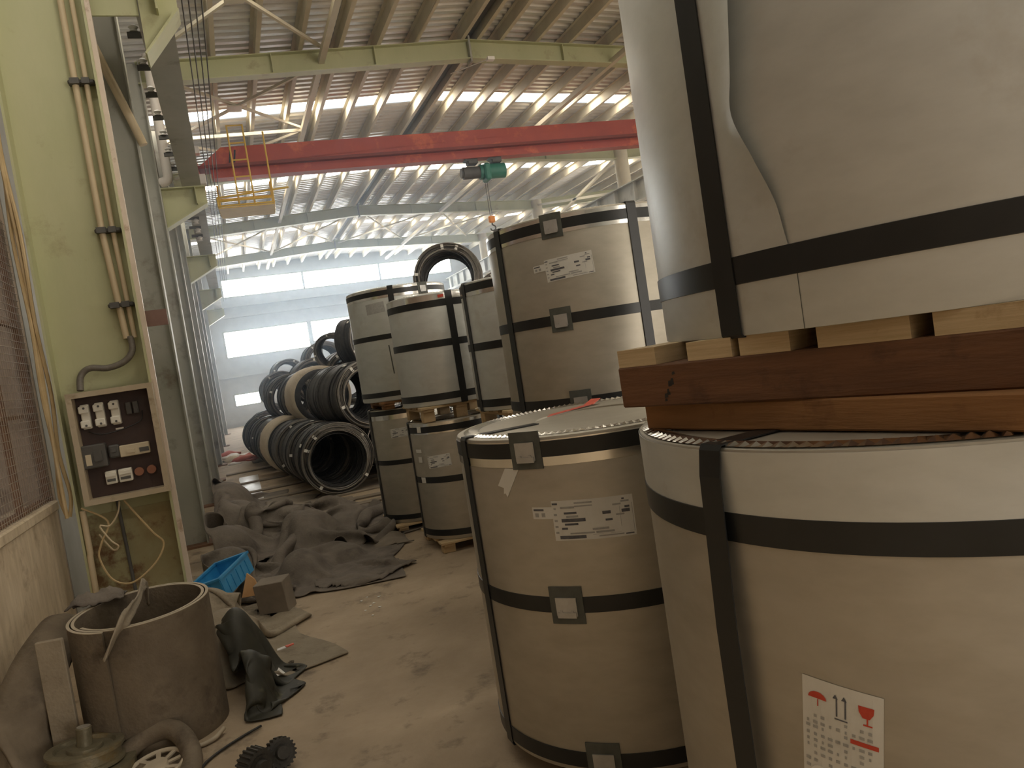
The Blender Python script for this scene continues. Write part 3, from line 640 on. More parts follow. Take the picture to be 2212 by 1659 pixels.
make('wrapper_seam', lambda bm: patch(bm, .8205, R(-163.9), .055, .0016, .11, 0, 1), 'pad', cu)
make('hanging_inner_band', lambda bm: patch(bm, .80, R(-184), -.022, .07, .04, R(0), 6, 1, -.55, .003), 'galv_bright', cu)
# timbers between
def timber(name, label, p, q, z0, z1, wd, m, zc=None):
    p = Vector(p); q = Vector(q)
    o = make(name, lambda bm: (bar(bm, (*p, (z0+z1)/2), (*q, (z0+z1)/2), wd, z1-z0)), m)
    bv = o.modifiers.new('b', 'BEVEL'); bv.width = .004; bv.segments = 1
    return tag(o, label, 'timber', 'timbers between the near coils')
dv = Vector((.30, -.83)).normalized(); nv_ = Vector((-dv.y, dv.x))*-1     # along the timber, and away from its visible face
if nv_.x < 0: nv_ = -nv_
F1 = Vector((.965, 1.73)); d1 = Vector((.24, -.97)).normalized(); n1 = Vector((-d1.y, d1.x)); F2 = Vector((.907, 1.735))
timber('timber_beam', 'orange-brown timber lying on the lower right coil, under the darker timber', F1+n1*.1, F1+n1*.1+d1*1.25, 1.384, 1.45, .2, 'timber_orange')
timber('timber_beam', 'dark red-brown timber beam resting on the orange-brown timber', F2+nv_*.1, F2+nv_*.1+dv*1.45, 1.45, 1.552, .2, 'timber_dark')
def stamp(bm):
    rnd = random.Random(4); ux = Vector((dv.x, dv.y, 0)); p0 = Vector((F2.x, F2.y, 1.5))-Vector((nv_.x, nv_.y, 0))*.0008
    for s0, ang, cnt in ((.16, -1.0, 9), (.95, .1, 10)):
        for k in range(cnt):
            q = p0+ux*(s0+math.cos(ang)*.006*(k-4.5)+rnd.uniform(-.004, .004))+Vector((0, 0, math.sin(ang)*-.008*(k-4.5)+rnd.uniform(-.006, .006)))
            for (a_, b_) in ((rnd.uniform(.003, .006), rnd.uniform(.003, .007)),):
                bm.faces.new([bm.verts.new(q+ux*sx*a_+Vector((0, 0, sz*b_))) for sx, sz in ((-1, -1), (1, -.6), (.8, 1), (-.7, .8))])
o = make('ink_stamp_lettering', stamp, 'black'); o.parent = bpy.data.objects['timber_beam.001']
S1 = Vector((2.1, 1.9))
timber('timber_beam', 'orange-brown timber under the far side of the huge upper coil', S1, S1+dv*1.0, 1.384, 1.45, .2, 'timber_orange')
timber('timber_beam', 'dark timber on the far side under the huge upper coil', S1, S1+dv*1.0, 1.45, 1.552, .2, 'timber_dark')
def ply(label, p, L, wd):
    p = Vector(p); o = make('plywood_block', lambda bm: bar(bm, (*p, 1.5735), (*(p+Vector((.83, .3)).normalized()*L), 1.5735), wd, .043), 'plywood')
    tag(o, label, 'block', 'plywood blocks')
for k, (s_, L) in enumerate(((.065, 1.3), (.28, 1.25), (.42, 1.25), (.63, 1.2), (.85, 1.2))):
    ply(['plywood packing strip at the left end of the dark timber', 'plywood packing strip just left of the vertical strap foot', 'plywood packing strip just right of the vertical strap foot', 'long pale plywood strip under the middle of the upper coil', 'plywood strip under the right part of the upper coil'][k], F2+dv*s_+nv_*.003, L, .12 if k < 3 else .18)

# middle coil
MC = (1.38, 2.90)
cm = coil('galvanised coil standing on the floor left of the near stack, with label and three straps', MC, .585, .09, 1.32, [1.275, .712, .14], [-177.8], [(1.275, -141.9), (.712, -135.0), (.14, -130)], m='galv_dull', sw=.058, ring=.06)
label_big(cm, .585, R(-121.2), 1.015-.09, .288, .143, R(-1.0))
make('tape_scrap', lambda bm: polypatch(bm, .587, R(-151.2), 1.168-.09, [(-.06, -.02), (-.03, -.028), (-.035, -.05), (-.025, -.048), (-.018, -.062), (.055, .042), (-.01, .045)]), 'paper', cm)
vstrap(cm, .585, 1.23, -32, .055, .25)
tag(make('red_strap_tail', lambda bm: (bar(bm, (1.24, 3.13, 1.317), (1.50, 3.20, 1.328), .035, .003), bar(bm, (1.50, 3.20, 1.328), (1.56, 3.24, 1.345), .05, .003)), 'red_strip'), 'red plastic strap tail lying on the middle coil top', 'strap')
pallet(MC, .09, .09, .9, 'wooden pallet under the labelled middle coil')
# stack behind the middle coil
C5 = (2.061, 4.123)
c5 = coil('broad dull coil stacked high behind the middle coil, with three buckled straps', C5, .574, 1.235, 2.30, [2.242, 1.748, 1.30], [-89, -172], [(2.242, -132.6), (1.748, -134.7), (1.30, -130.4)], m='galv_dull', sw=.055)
label_big(c5, .574, R(-126.3), 2.016-1.235, .262, .118, R(2.5))
coil('coil mostly hidden behind the middle coil, carrying the broad upper coil', C5, .56, .1, 1.1, [1.05, .6, .15], [-89, -172], m='galv_dull')
pallet(C5, 1.235, .133, .9, 'wooden pallet under the broad upper coil behind the middle coil'); pallet(C5, .1, .1, .9, 'floor pallet hidden behind the middle coil')
C6 = (2.17, 5.6)
coil('slim upper coil squeezed behind the broad upper coil', C6, .45, 1.19, 2.17, [2.125, 1.68, 1.25], [-176], m='galv')
coil('lower coil of the narrow gap behind the middle coil', C6, .45, .1, 1.05, [1.0, .55, .15], [-176], m='galv')
pallet(C6, 1.19, .138, .75, 'wooden pallet under the slim upper coil'); pallet(C6, .1, .1, .75, 'floor pallet under the slim coil stack')
CM2 = (1.76, 6.62)
cum = coil('shiny upper coil on the pallet with a red tag and heavy vertical strap', CM2, .42, 1.25, 2.19, [2.1, 1.765, 1.32], [-88], m='galv', vw=.06)
make('red_tag', lambda bm: patch(bm, .423, R(-97), .905, .05, .025, R(4), 4), 'red', cum)
clm = coil('lower coil on a pale pallet left of the middle coil, with small labels', CM2, .41, .1, 1.12, [1.055, .62, .16], [178], m='galv_dull', sw=.055)
label_big(clm, .41, R(-130), .78-.1, .22, .105, R(4), tab=False)
for a_, z_, w_ in ((-159, .875, .08), (-158, .80, .05), (-158, .62, .06), (-152, 1.06, .05)):
    make('small_label', lambda bm: patch(bm, .4145, R(a_), z_-.1, w_, .05 if w_ < .07 else .03, 0, 3), 'paper', clm)
pallet(CM2, 1.25, .13, .72, 'pale pallet between the two coils with the heavy strap'); pallet(CM2, .1, .1, .74, 'pale wooden pallet under the lower coil with small labels')
CL2 = (1.676, 7.78)
cul = coil('tall upper coil at the left end of the stacked row, beside the wire coils', CL2, .5, 1.30, 2.40, [2.345, 1.925, 1.37], [-107.5], [(2.345, -70)], m='galv', sw=.05)
make('label', lambda bm: patch(bm, .5015, R(-128), 2.21-1.3, .2, .1, R(3), 6), 'ink_pale', cul)
make('dark_streak', lambda bm: patch(bm, .5015, R(-118), .40, .012, .28, R(2), 2), 'pad', cul)  # narrow dark strip laid flat on the wrapper
cll = coil('lowest left coil of the stacked row, next to the black wire coils', (1.60, 7.78), .4, .08, 1.22, [1.185, .69, .14], [-172], m='galv_dull', sw=.048)
label_big(cll, .4, R(-117), .98-.08, .19, .09, R(2), tab=False)
pallet(CL2, 1.30, .078, .8, 'thin dark pallet between the two leftmost coils', m='timber_orange'); pallet((1.6, 7.78), .08, .08, .72, 'floor pallet under the leftmost coil')
tag(make('red_block', lambda bm: box(bm, (1.62, 7.32, 1.255), (.1, .06, .065), bev=.004), 'plate'), 'small red-brown block at the edge of the leftmost coil pallet', 'block')
for k, c in enumerate(((2.3, 8.9), (2.9, 7.2), (3.0, 5.2))):
    coil(['coil hidden at the back of the stacked row', 'coil in the second row behind the shiny upper coil', 'coil in the second row behind the slim coil'][k], c, .45, .0, 1.05, [1.0, .5, .1], [-100], m='galv')

# ================================================================ WIRE COILS
def wire_mesh(bm, ro=.5, ri=.37, L=.95, n=90, seed=1, rw=.0065):
    rnd = random.Random(seed)
    for k in range(n):
        rr = rnd.uniform(ri, ro) if k % 3 else rnd.uniform(ri, ri+.03)
        y = rnd.uniform(-L/2, L/2); tx, tz = rnd.gauss(0, .035), rnd.gauss(0, .035); ox, oz = rnd.gauss(0, .006), rnd.gauss(0, .006)-(.0 if rr > .43 else .01)
        ph = rnd.uniform(0, 6.28); pts = []
        for j in range(40):
            a = 2*PI*j/40; q = rr+.006*math.sin(2*a+ph)
            pts.append((q*math.cos(a)+ox, max(-L/2-.03, min(L/2+.03, y+tx*math.cos(a)+tz*math.sin(a))), q*math.sin(a)+oz))
        tube(bm, pts, rw, 5, closed=True)
def wire_core(bm, ro=.492, ri=.385, L=.9):
    prof = []
    for i in range(15): prof.append((ro+.006*math.sin(i*2.1), -L/2+L*i/14))
    for i in range(15): prof.append((ri-.004*math.sin(i*1.7), L/2-L*i/14))
    Mx = Matrix.Rotation(R(-90), 4, 'X')
    lathe(bm, prof, 48, M4=Mx, closed=True)
wc0 = thing('wire_coil', 'nearest black wire coil lying on the floor, open end facing the aisle', 'wire coil', group='black wire coils')
make('core', wire_core, 'wire', wc0, True)
make('wire_loops', lambda bm: wire_mesh(bm), 'wire_edge' if 0 else 'wire', wc0, 'all')
make('end_loops', lambda bm: [wire_mesh(bm, .50, .40, .02, 26, 9, .006)], 'wire_edge', wc0, 'all', (0, -.46, 0))  # end loops in a lighter colour than the other loops
for a_ in (35, 128, 155, 230, 320):
    make('tie', lambda bm: (box(bm, (0, -.02, 0), (.14, .96, .012), Matrix.Rotation(0, 3, 'Y')),), 'wire', wc0) if 0 else None
    a = R(a_); make('tag', lambda bm: box(bm, (.45*math.cos(a), -.485, .45*math.sin(a)), (.07, .012, .04), Matrix.Rotation(-a, 3, 'Y')), 'tag', wc0)
a = R(150); make('tag', lambda bm: box(bm, (.505*math.cos(a), -.2, .505*math.sin(a)), (.012, .09, .05), Matrix.Rotation(-a, 3, 'Y')), 'tag', wc0)
first = [True]
def wirecoil(x, y, z, label, s=1.0, rot=(0, 0, R(4)), spin=0, sy=1.0):
    s *= .97
    o = wc0 if first[0] else copy_tree(wc0)
    first[0] = False
    o['label'] = label; o.location = (x, y, z); e = Matrix.Rotation(rot[2], 3, 'Z') @ Matrix.Rotation(rot[0], 3, 'X') @ Matrix.Rotation(rot[1]+spin, 3, 'Y')
    o.rotation_euler = e.to_euler(); o.scale = (s, s*sy, s); return o
wirecoil(1.10, 11.0, .50, 'nearest black wire coil lying on the floor, open end facing the aisle')
wirecoil(1.00, 12.15, .50, 'second black wire coil in the floor row, directly behind the nearest one', spin=1)
wirecoil(.88, 13.3, .50, 'black wire coil in the floor row just in front of the cream wrapped one', spin=2)
wirecoil(.66, 15.6, .50, 'floor row wire coil behind the cream wrapped one', spin=3)
wirecoil(.56, 16.8, .50, 'floor row wire coil near the litter', spin=4)
wirecoil(.46, 18.1, .50, 'last wire coil of the floor row beside the litter', spin=5)
wirecoil(1.62, 11.15, 1.29, 'large upper wire coil resting over the nearest floor coil', rot=(0, 0, R(14)), spin=.6)
wirecoil(1.55, 12.35, 1.29, 'upper wire coil in front of the cream wrapped upper coil', spin=2.6, rot=(0, 0, R(8)))
wirecoil(1.2, 14.8, 1.30, 'upper wire coil behind the cream wrapped upper coil', spin=3.3)
wirecoil(1.0, 16.4, 1.29, 'upper wire coil above the end of the floor row', spin=1.3)
wirecoil(2.22, 11.1, .50, 'wire coil on the floor hidden beside the stacked steel coils', spin=1.7)
wirecoil(2.12, 12.4, .50, 'wire coil of the second floor row, behind the large upper coil', spin=.7)
wirecoil(2.0, 13.7, .50, 'third wire coil of the second floor row', spin=.9)
wirecoil(3.3, 11.2, .50, 'wire coil on the floor behind the sheet coils, under the tall pile', spin=2.2)
wirecoil(2.76, 11.3, 1.45, 'wire coil at the second level of the tall pile', spin=2.8)
wirecoil(3.85, 11.3, 1.45, 'outer wire coil at the second level of the tall pile', spin=.2)
wirecoil(3.32, 11.4, 2.80, 'big wire coil ring topping the tall pile, window showing through it', spin=1.1, s=1.04, rot=(0, 0, R(-18)))
wirecoil(4.2, 11.7, 2.36, 'wire coil right of the big topmost ring, behind the broad coil', spin=2.1, rot=(0, 0, R(-10)))
wirecoil(1.98, 12.9, 2.12, 'wire coil tipped up on edge beside the tall left steel coil', rot=(R(0), 0, R(48)), spin=.4, s=.82, sy=.42)
wirecoil(1.68, 13.6, 2.03, 'thin wire coil leaning left of the tipped coil', rot=(R(10), 0, R(-30)), spin=2.4, s=.68, sy=.3)
wirecoil(1.9, 13.9, 1.55, 'wire coil behind the tipped one in the second row', spin=1.9)
wirecoil(2.15, 20.0, 2.0, 'far wire coil topping the pile in front of the lower window', spin=.5, s=1.0)
wirecoil(1.5, 24.0, 1.80, 'far wire coil ring seen against the wall under the lower window', spin=2.9)
wirecoil(1.15, 23.6, .50, 'farthest floor wire coil under the far ring', spin=1.2); wirecoil(2.15, 23.7, .50, 'farthest floor wire coil beside its neighbour', spin=1.4)
wirecoil(1.05, 20.6, 1.43, 'small looking far wire coil left of the far ring', spin=1.8); wirecoil(.62, 20.4, .50, 'far floor wire coil before the small window', spin=.3); wirecoil(1.7, 20.6, .50, 'far floor wire coil under the topping coil', spin=.8)
wirecoil(2.0, 23.8, 1.4, 'far wire coil in the second layer under the ring', spin=.1)
wirecoil(1.62, 17.6, 1.57, 'mid distance wire coil in the second layer', spin=2.5); wirecoil(1.75, 17.2, .50, 'mid distance floor wire coil of the second row', spin=2)
def cream(x, y, z, label):
    t = thing('wrapped_coil', label, 'wire coil', (x, y, z), (0, 0, R(4)), 'cream wrapped coils')
    def f(bm):
        Mx = Matrix.Rotation(R(-90), 4, 'X'); prof = [(.36, -.42), (.47, -.46), (.515, -.40), (.52, 0), (.515, .40), (.47, .46), (.36, .42)]
        cols = lathe(bm, prof, 40, M4=Mx, closed=True)
        for v in bm.verts:
            k = 1+.035*nz(v.co.x*6, v.co.y*5, v.co.z*6+x); v.co.x *= k; v.co.z *= k
    make('paper_wrap', f, 'cream', t, 'all')
    o = make('core', wire_core, 'wire', t, True); o.scale = (.92, 1.02, .92)
cream(.77, 14.45, .51, 'cream wrapped coil in the floor row of wire coils')
cream(1.30, 13.7, 1.31, 'cream wrapped coil in the upper row of wire coils')
# dunnage planks under the wire coils
for k, (x, y, L, rz) in enumerate(((1.2, 10.55, 2.2, 3), (.9, 10.0, 1.5, -5), (1.15, 11.6, 2.4, 2), (.9, 12.7, 2.2, 4), (.7, 14.0, 2, 3), (.55, 15.9, 2, 3), (1.1, 9.5, 1.1, 8))):
    tag(make('dunnage_plank', lambda bm: box(bm, (0, 0, 0), (L, .16, .024), bev=.004), 'board', loc=(x, y, .012), rz=R(rz)), f'dusty wooden plank on the floor by the wire coils, {ORD[k]} of the scattered planks', 'plank', 'planks by the wire coils')

# ================================================================ CLOTHS ON THE FLOOR
def seg_d(px, py, a, b):
    ax, ay = a[0], a[1]; bx, by = b[0], b[1]; dx, dy = bx-ax, by-ay; L2 = dx*dx+dy*dy or 1e-9
    t = max(0, min(1, ((px-ax)*dx+(py-ay)*dy)/L2)); return math.hypot(px-ax-t*dx, py-ay-t*dy), t
def inpoly(x, y, P):
    c = False; n = len(P)
    for i in range(n):
        x1, y1 = P[i]; x2, y2 = P[(i+1) % n]
        if (y1 > y) != (y2 > y) and x < (x2-x1)*(y-y1)/(y2-y1)+x1: c = not c
    return c
def edge_d(x, y, P):
    return min(seg_d(x, y, P[i], P[(i+1) % len(P)])[0] for i in range(len(P)))
def cloth(name, label, cat, P, ridges, base, m, res=.028, seed=0, amp=.05, fs=3.0, group=None, z0=0.0, rag=.06):
    """a crumpled sheet lying on the floor: P outline, ridges = folds ((x,y,h),(x,y,h),radius)"""
    xs = [p[0] for p in P]; ys = [p[1] for p in P]; nx = int((max(xs)-min(xs))/res)+3; ny = int((max(ys)-min(ys))/res)+3
    def f(bm):
        V = {}
        for i in range(nx):
            for j in range(ny):
                x = min(xs)-res+i*res; y = min(ys)-res+j*res
                xx = x+rag*nz(x*4, y*4, seed+5); yy = y+rag*nz(x*4, y*4, seed+9)
                if not inpoly(xx, yy, P): continue
                e = edge_d(xx, yy, P); k = min(1, e/.22); k = k*k*(3-2*k)
                wx = x+.12*nz(x*1.7, y*1.7, seed+1); wy = y+.12*nz(x*1.7, y*1.7, seed+2)
                h = base*k
                for a, b, rad in ridges:
                    dd, t = seg_d(wx, wy, a, b); q = max(0, 1-dd/rad); hh = (a[2]+(b[2]-a[2])*t)
                    q = math.sqrt(q*(2-q)) if q < 1 else 1
                    h = max(h, hh*q*min(1, e/.05+.3))
                u_ = x*.83+y*.55+.25*nz(x*1.3, y*1.3, seed+7); v_ = y*.83-x*.55
                w1 = 1-abs(nz(u_*fs*1.5+seed, v_*fs*.55+seed, seed))*3.2; w2 = 1-abs(nz(x*fs*1.6, y*fs*2.6, seed+3))*4; w3 = 1-abs(nz(u_*fs*4, v_*fs*2, seed+13))*4
                lift = .035*max(0, nz(x*2.2, y*2.2, seed+17))*max(0, 1-e/.15)
                h += lift+amp*(.25+.75*k)*(1.25*max(0, w1)**1.3+.6*max(0, w2)**1.2+.22*max(0, w3)+.3*nz(x*5, y*5, seed))
                V[i, j] = bm.verts.new((x, y, z0+.006+max(0, h)))
        for (i, j), v in list(V.items()):
            q = [V.get((i, j)), V.get((i+1, j)), V.get((i+1, j+1)), V.get((i, j+1))]
            n_ = [x for x in q if x]
            if len(n_) >= 3:
                try: bm.faces.new(n_)
                except ValueError: pass
        for (i, j), v in list(V.items()):
            if not v.link_faces: bm.verts.remove(v)
    o = make(name, f, m, None, 'all')
    s = o.modifiers.new('t', 'SOLIDIFY'); s.thickness = .008; s.offset = -1
    return tag(o, label, cat, group)
G = 'crumpled tarpaulins along the left wall'
def draped(name, label, m, c, rz, size, n, squeeze, lumps, seed, z0=.7, amp=.14, fs=1.6, xmin=-.5, drum=False, steps=150, cat='tarpaulin', group=None, th=.006, stiff=.5):
    """a sheet dropped in a heap: stretched, sheared and bent as cloth, falling on the floor and on the lumps beneath"""
    import numpy as np
    nx, ny = n; L, W = size; dx, dy = L/nx, W/ny
    P = np.zeros((ny+1, nx+1, 3)); ca, sa = math.cos(rz), math.sin(rz)
    for j in range(ny+1):
        for i in range(nx+1):
            x = (i/nx-.5)*L; y = (j/ny-.5)*W
            X = x*squeeze[0]+.12*nz(x*1.6, y*1.6, seed+20); Y = y*squeeze[1]+.12*nz(x*1.6, y*1.6, seed+30)
            P[j, i] = (c[0]+X*ca-Y*sa, c[1]+X*sa+Y*ca, z0+amp*(nz(x*fs, y*fs*.6, seed)+.5*nz(x*fs*2, y*fs*1.6, seed+4))+.004*math.sin(i*7.1+j*3.3))
    V = np.zeros_like(P)
    fam = []
    for di, dj, k in ((1, 0, 1.0), (0, 1, 1.0), (1, 1, .5), (1, -1, .5), (2, 0, stiff), (0, 2, stiff), (4, 0, stiff*.5), (0, 4, stiff*.5)):
        i0, i1 = 0, nx+1-di; j0 = max(0, -dj); j1 = ny+1-max(0, dj)
        A = (slice(j0, j1), slice(i0, i1)); B = (slice(j0+dj, j1+dj), slice(di, nx+1))
        fam.append((A, B, math.hypot(di*dx, dj*dy), k, di > 1 or dj > 1))
    for st in range(steps):
        V[..., 2] -= 9.8*.012; V *= .97
        Q = P+V*.012*1.0
        for it in range(8):
            D = np.zeros_like(Q); Wt = np.full(Q.shape[:2], 1e-6)
            for A, B, L0, k, soft in fam:
                e = Q[B]-Q[A]; l = np.sqrt((e*e).sum(-1))+1e-9
                f = (l-L0)/l*.5*k
                if soft: f = np.minimum(f, 0)
                e = e*f[..., None]; D[A] += e; D[B] -= e; Wt[A] += k; Wt[B] += k
            Q += D/Wt[..., None]*1.5
            hgt = np.full(Q.shape[:2], .012)
            for lx, ly, rx, ry, h in lumps:
                q = 1-((Q[..., 0]-lx)/rx)**2-((Q[..., 1]-ly)/ry)**2
                hgt = np.maximum(hgt, h*np.sqrt(np.maximum(q, 0)))
            hit = Q[..., 2] < hgt; Q[..., 2] = np.where(hit, hgt, Q[..., 2])
            for a_ in (0, 1): Q[..., a_] = np.where(hit, P[..., a_]+(Q[..., a_]-P[..., a_])*.55, Q[..., a_])
            Q[..., 0] = np.maximum(Q[..., 0], xmin)
            if drum:
                ex = Q[..., 0]-DRUM[0]; ey = Q[..., 1]-DRUM[1]; dd = np.sqrt(ex*ex+ey*ey)+1e-9; s_ = np.where(dd < .355, .355/dd, 1)
                Q[..., 0] = DRUM[0]+ex*s_; Q[..., 1] = DRUM[1]+ey*s_
        V = (Q-P)/.012; V = np.clip(V, -2.5, 2.5); P = Q
    def f(bm):
        G_ = [[bm.verts.new(P[j, i]) for i in range(nx+1)] for j in range(ny+1)]
        for j in range(ny):
            for i in range(nx): bm.faces.new((G_[j][i], G_[j][i+1], G_[j+1][i+1], G_[j+1][i]))
    o = make(name, f, m, None, 'all')
    u = o.modifiers.new('s', 'SUBSURF'); u.levels = u.render_levels = 1
    k = o.modifiers.new('t', 'SOLIDIFY'); k.thickness = th; k.offset = 0
    return tag(o, label, cat, group)
DRUM = (-.62, 4.25)
draped('tarpaulin', 'grey tarpaulin heap farthest back, nearest the plastic sheet', 'tarp', (-.1, 10.8), .1, (1.2, 2.6), (30, 52), (.75, .8), [(-.40, 11.1, .4, .7, .42), (-.25, 10.2, .3, .5, .26)], 1, group=G)
draped('tarpaulin', 'largest crumpled grey tarpaulin, in front of the nearest wire coil', 'tarp', (.32, 8.7), .35, (2.7, 3.9), (62, 78), (.60, .66), [(-.36, 8.0, .3, .45, .34), (.1, 9.0, .6, .28, .28), (.45, 8.1, .22, .5, .30), (-.35, 9.3, .3, .4, .38), (.9, 8.6, .2, .3, .12)], 5, amp=.2, group=G)
draped('tarpaulin', 'crumpled grey tarpaulin reaching into the aisle behind the blue crate', 'tarp', (.18, 6.95), -.2, (2.2, 1.9), (56, 50), (.62, .64), [(-.32, 7.2, .25, .3, .28), (.28, 6.7, .2, .3, .22), (.65, 7.0, .2, .25, .12)], 12, amp=.16, group=G)
draped('tarpaulin', 'dusty tan tarpaulin bunched behind and beside the rolled rubber drum', 'tarp_tan', (-.27, 5.28), .2, (1.08, 1.8), (46, 70), (.58, .76), [(-.42, 5.5, .24, .3, .36), (-.30, 5.0, .22, .35, .32)], 22, amp=.13, fs=2.6, xmin=-.52, drum=True, group=G)
draped('dark_tarpaulin', 'dark oily tarpaulin stuffed against the right side of the rubber drum', 'tarp_dark', (-.19, 4.43), -.15, (.60, 1.25), (38, 70), (.46, .62), [(-.22, 4.70, .13, .22, .40), (-.17, 4.28, .11, .2, .27)], 33, z0=.6, amp=.1, fs=4, xmin=-.4, drum=True, stiff=.35)
cloth('tarpaulin', 'flattened grey tarpaulin corner lying on the bare aisle floor', 'tarpaulin', [(.35, 6.2), (.45, 6.02), (.8, 5.88), (1.15, 6.22), (1.0, 6.6), (.7, 6.75), (.4, 6.7)], [((.45, 6.06, .03), (.8, 5.93, .03), .05), ((.8, 5.93, .03), (1.1, 6.2, .035), .05)], .012, 'tarp', .02, 8, .015, 2.5, G)
for k, (P, sd) in enumerate((([(.55, 9.7), (1.15, 9.2), (1.2, 10.2), (.7, 10.6)], 3), ([(.0, 10.5), (.6, 10.3), (.9, 11.0), (.2, 11.6)], 6), ([(.9, 7.0), (1.3, 6.9), (1.28, 7.5), (.95, 7.6)], 9))):
    cloth('floor_sheet', ['flat dusty sheet on the floor before the stacked coils', 'flat dusty sheet on the floor under the nearest wire coil', 'flat scrap of cloth by the pale pallet'][k], 'cloth', P, [], .02, 'board', .04, sd, .025, 2, 'flat floor sheets')
tag(make('plastic_sheet', lambda bm: [bm.faces.new([bm.verts.new(p) for p in q]) for q in [[(-.2+.02*math.sin(k), 11.4+k*.3, .01+.006*math.sin(k*2.1)), (.12, 11.4+k*.3, .012+.005*math.sin(k*1.3)), (.12, 11.7+k*.3, .012+.005*math.sin((k+1)*1.3)), (-.2+.02*math.sin(k+1), 11.7+k*.3, .01+.006*math.sin((k+1)*2.1))] for k in range(12)]], 'shiny'), 'shiny grey plastic sheet flat on the floor beyond the tarpaulins', 'sheet')

# ================================================================ FOREGROUND CLUTTER
DR = (-.62, 4.25)
def spiral(bm, r0, r1, turns, h, th, n=150, start=0.0):
    rows = []
    for i in range(n+1):
        f = i/n; a = start+turns*2*PI*f; r = r0+(r1-r0)*f
        rows.append([bm.verts.new(((r+o)*math.cos(a), (r+o)*math.sin(a), z+.012*math.sin(a*1.0)*(1 if z > .1 else 0))) for o, z in ((0, 0), (th, 0), (th, h), (0, h))])
    for A, B in zip(rows, rows[1:]):
        for k in range(4): bm.faces.new((A[k], A[(k+1) % 4], B[(k+1) % 4], B[k]))
    bm.faces.new(rows[0]); bm.faces.new(rows[-1][::-1])
dr = thing('rubber_roll', 'open roll of thick dusty rubber sheet standing like a drum', 'rubber roll', (DR[0], DR[1], 0))
make('rolled_sheet', lambda bm: spiral(bm, .276, .320, 2.1, .645, .013, 190, R(-150)), 'rubber', dr, True)
ce = make('cut_edge', lambda bm: spiral(bm, .2755, .3195, 2.1, .003, .014, 190, R(-150)), 'rubber_edge', dr)
ce.location = (0, 0, .645)
# cut edge follows the rim wave
for v in ce.data.vertices:
    a = math.atan2(v.co.y, v.co.x); v.co.z += .012*math.sin(a)
def strip(name, label, path, wd, m, th=.008, cat='cloth', wob=.0, up=(0, 0, 1)):
    pts = smooth_path(path, 6); rows = []
    def f(bm):
        for i, p in enumerate(pts):
            t_ = (pts[min(i+1, len(pts)-1)]-pts[max(i-1, 0)]).normalized(); sd = t_.cross(Vector(up)).normalized()
            if sd.length < .1: sd = Vector((1, 0, 0))
            ww = wd[min(len(wd)-1, i*len(wd)//len(pts))] if isinstance(wd, (list, tuple)) else wd
            row = []
            for k in range(7):
                u = k/6-.5; row.append(bm.verts.new(p+sd*u*ww+t_.cross(sd)*wob*math.cos(u*9+i*.25)))
            rows.append(row)
        for A, B in zip(rows, rows[1:]):
            for k in range(6): bm.faces.new((A[k], A[k+1], B[k+1], B[k]))
    o = make(name, f, m, None, 'all'); s = o.modifiers.new('t', 'SOLIDIFY'); s.thickness = th
    return tag(o, label, cat)
strip('cloth_strip', 'dusty cloth strip draped over the rim of the rubber roll', [(-.62, 4.54, .58), (-.61, 4.5, .69), (-.61, 4.40, .715), (-.615, 4.2, .69), (-.63, 4.02, .685), (-.655, 3.925, .665), (-.70, 3.895, .60), (-.745, 3.89, .53)], [.05, .05, .06, .06, .075, .085, .095, .09], 'tarp_tan', .006, wob=.006, up=(1, 0, .0))
strip('rubber_belt', 'wide dusty rubber belt propped between the low wall and the rubber roll', [(-.96, 4.64, .58), (-1.0, 4.5, .60), (-1.08, 4.25, .50), (-1.13, 4.05, .34), (-1.1, 3.98, .15), (-1.02, 3.95, .01)], .26, 'rubber', .014, 'belt', .006, up=(.2, 0, 1))
o = make('rubber_slab', lambda bm: box(bm, (0, 0, .32), (.12, .025, .64), bev=.004), 'tarp_tan', loc=(-.985, 4.03, 0), rz=R(-14)); tag(o, 'narrow upright rubber slab leaning between belt and rubber roll', 'slab')
# loose rags at the back of the roll
cloth('rag', 'dark rag lying on the back left rim of the rubber roll', 'cloth', [(-1.0, 4.38), (-.72, 4.44), (-.70, 4.60), (-.96, 4.58)], [((-.95, 4.45, .06), (-.75, 4.5, .05), .07)], .02, 'tarp', .014, 31, .03, 9, z0=.645, rag=.03)
# wheels
fw = thing('flanged_wheel', 'heavy iron flanged wheel with a shaft stub on the floor', 'wheel', (-.89, 3.86, .105), (R(-4), R(5), 0))
make('wheel_body', lambda bm: lathe(bm, [(.001, .0), (.16, 0), (.16, .012), (.145, .018), (.145, .055), (.158, .06), (.158, .075), (.125, .078), (.115, .062), (.075, .062), (.07, .075), (.03, .078), (.001, .078)], 48), 'iron', fw, True)
make('shaft', lambda bm: lathe(bm, [(.032, .07), (.032, .155), (.028, .16)], 24), 'iron', fw, True)
make('shaft_end', lambda bm: lathe(bm, [(.028, .1605), (.001, .161)], 24), 'bright', fw, True)
make('lower_flange', lambda bm: lathe(bm, [(.06, -.085), (.19, -.085), (.205, -.06), (.20, -.008), (.06, -.008)], 48), 'iron', fw, True)
fn = thing('fan_guard', 'dusty round spoked guard ring lying beside the flanged wheel', 'guard', (-.60, 3.74, .045), (R(6), R(-4), 0))
make('rim', lambda bm: tube(bm, [(.12*math.cos(k*PI/20), .12*math.sin(k*PI/20), 0) for k in range(40)], .011, 8, closed=True), 'rubber_edge', fn, True)
make('hub', lambda bm: lathe(bm, [(.001, .012), (.05, .012), (.055, 0), (.05, -.012), (.001, -.012)], 24), 'rubber_edge', fn, True)
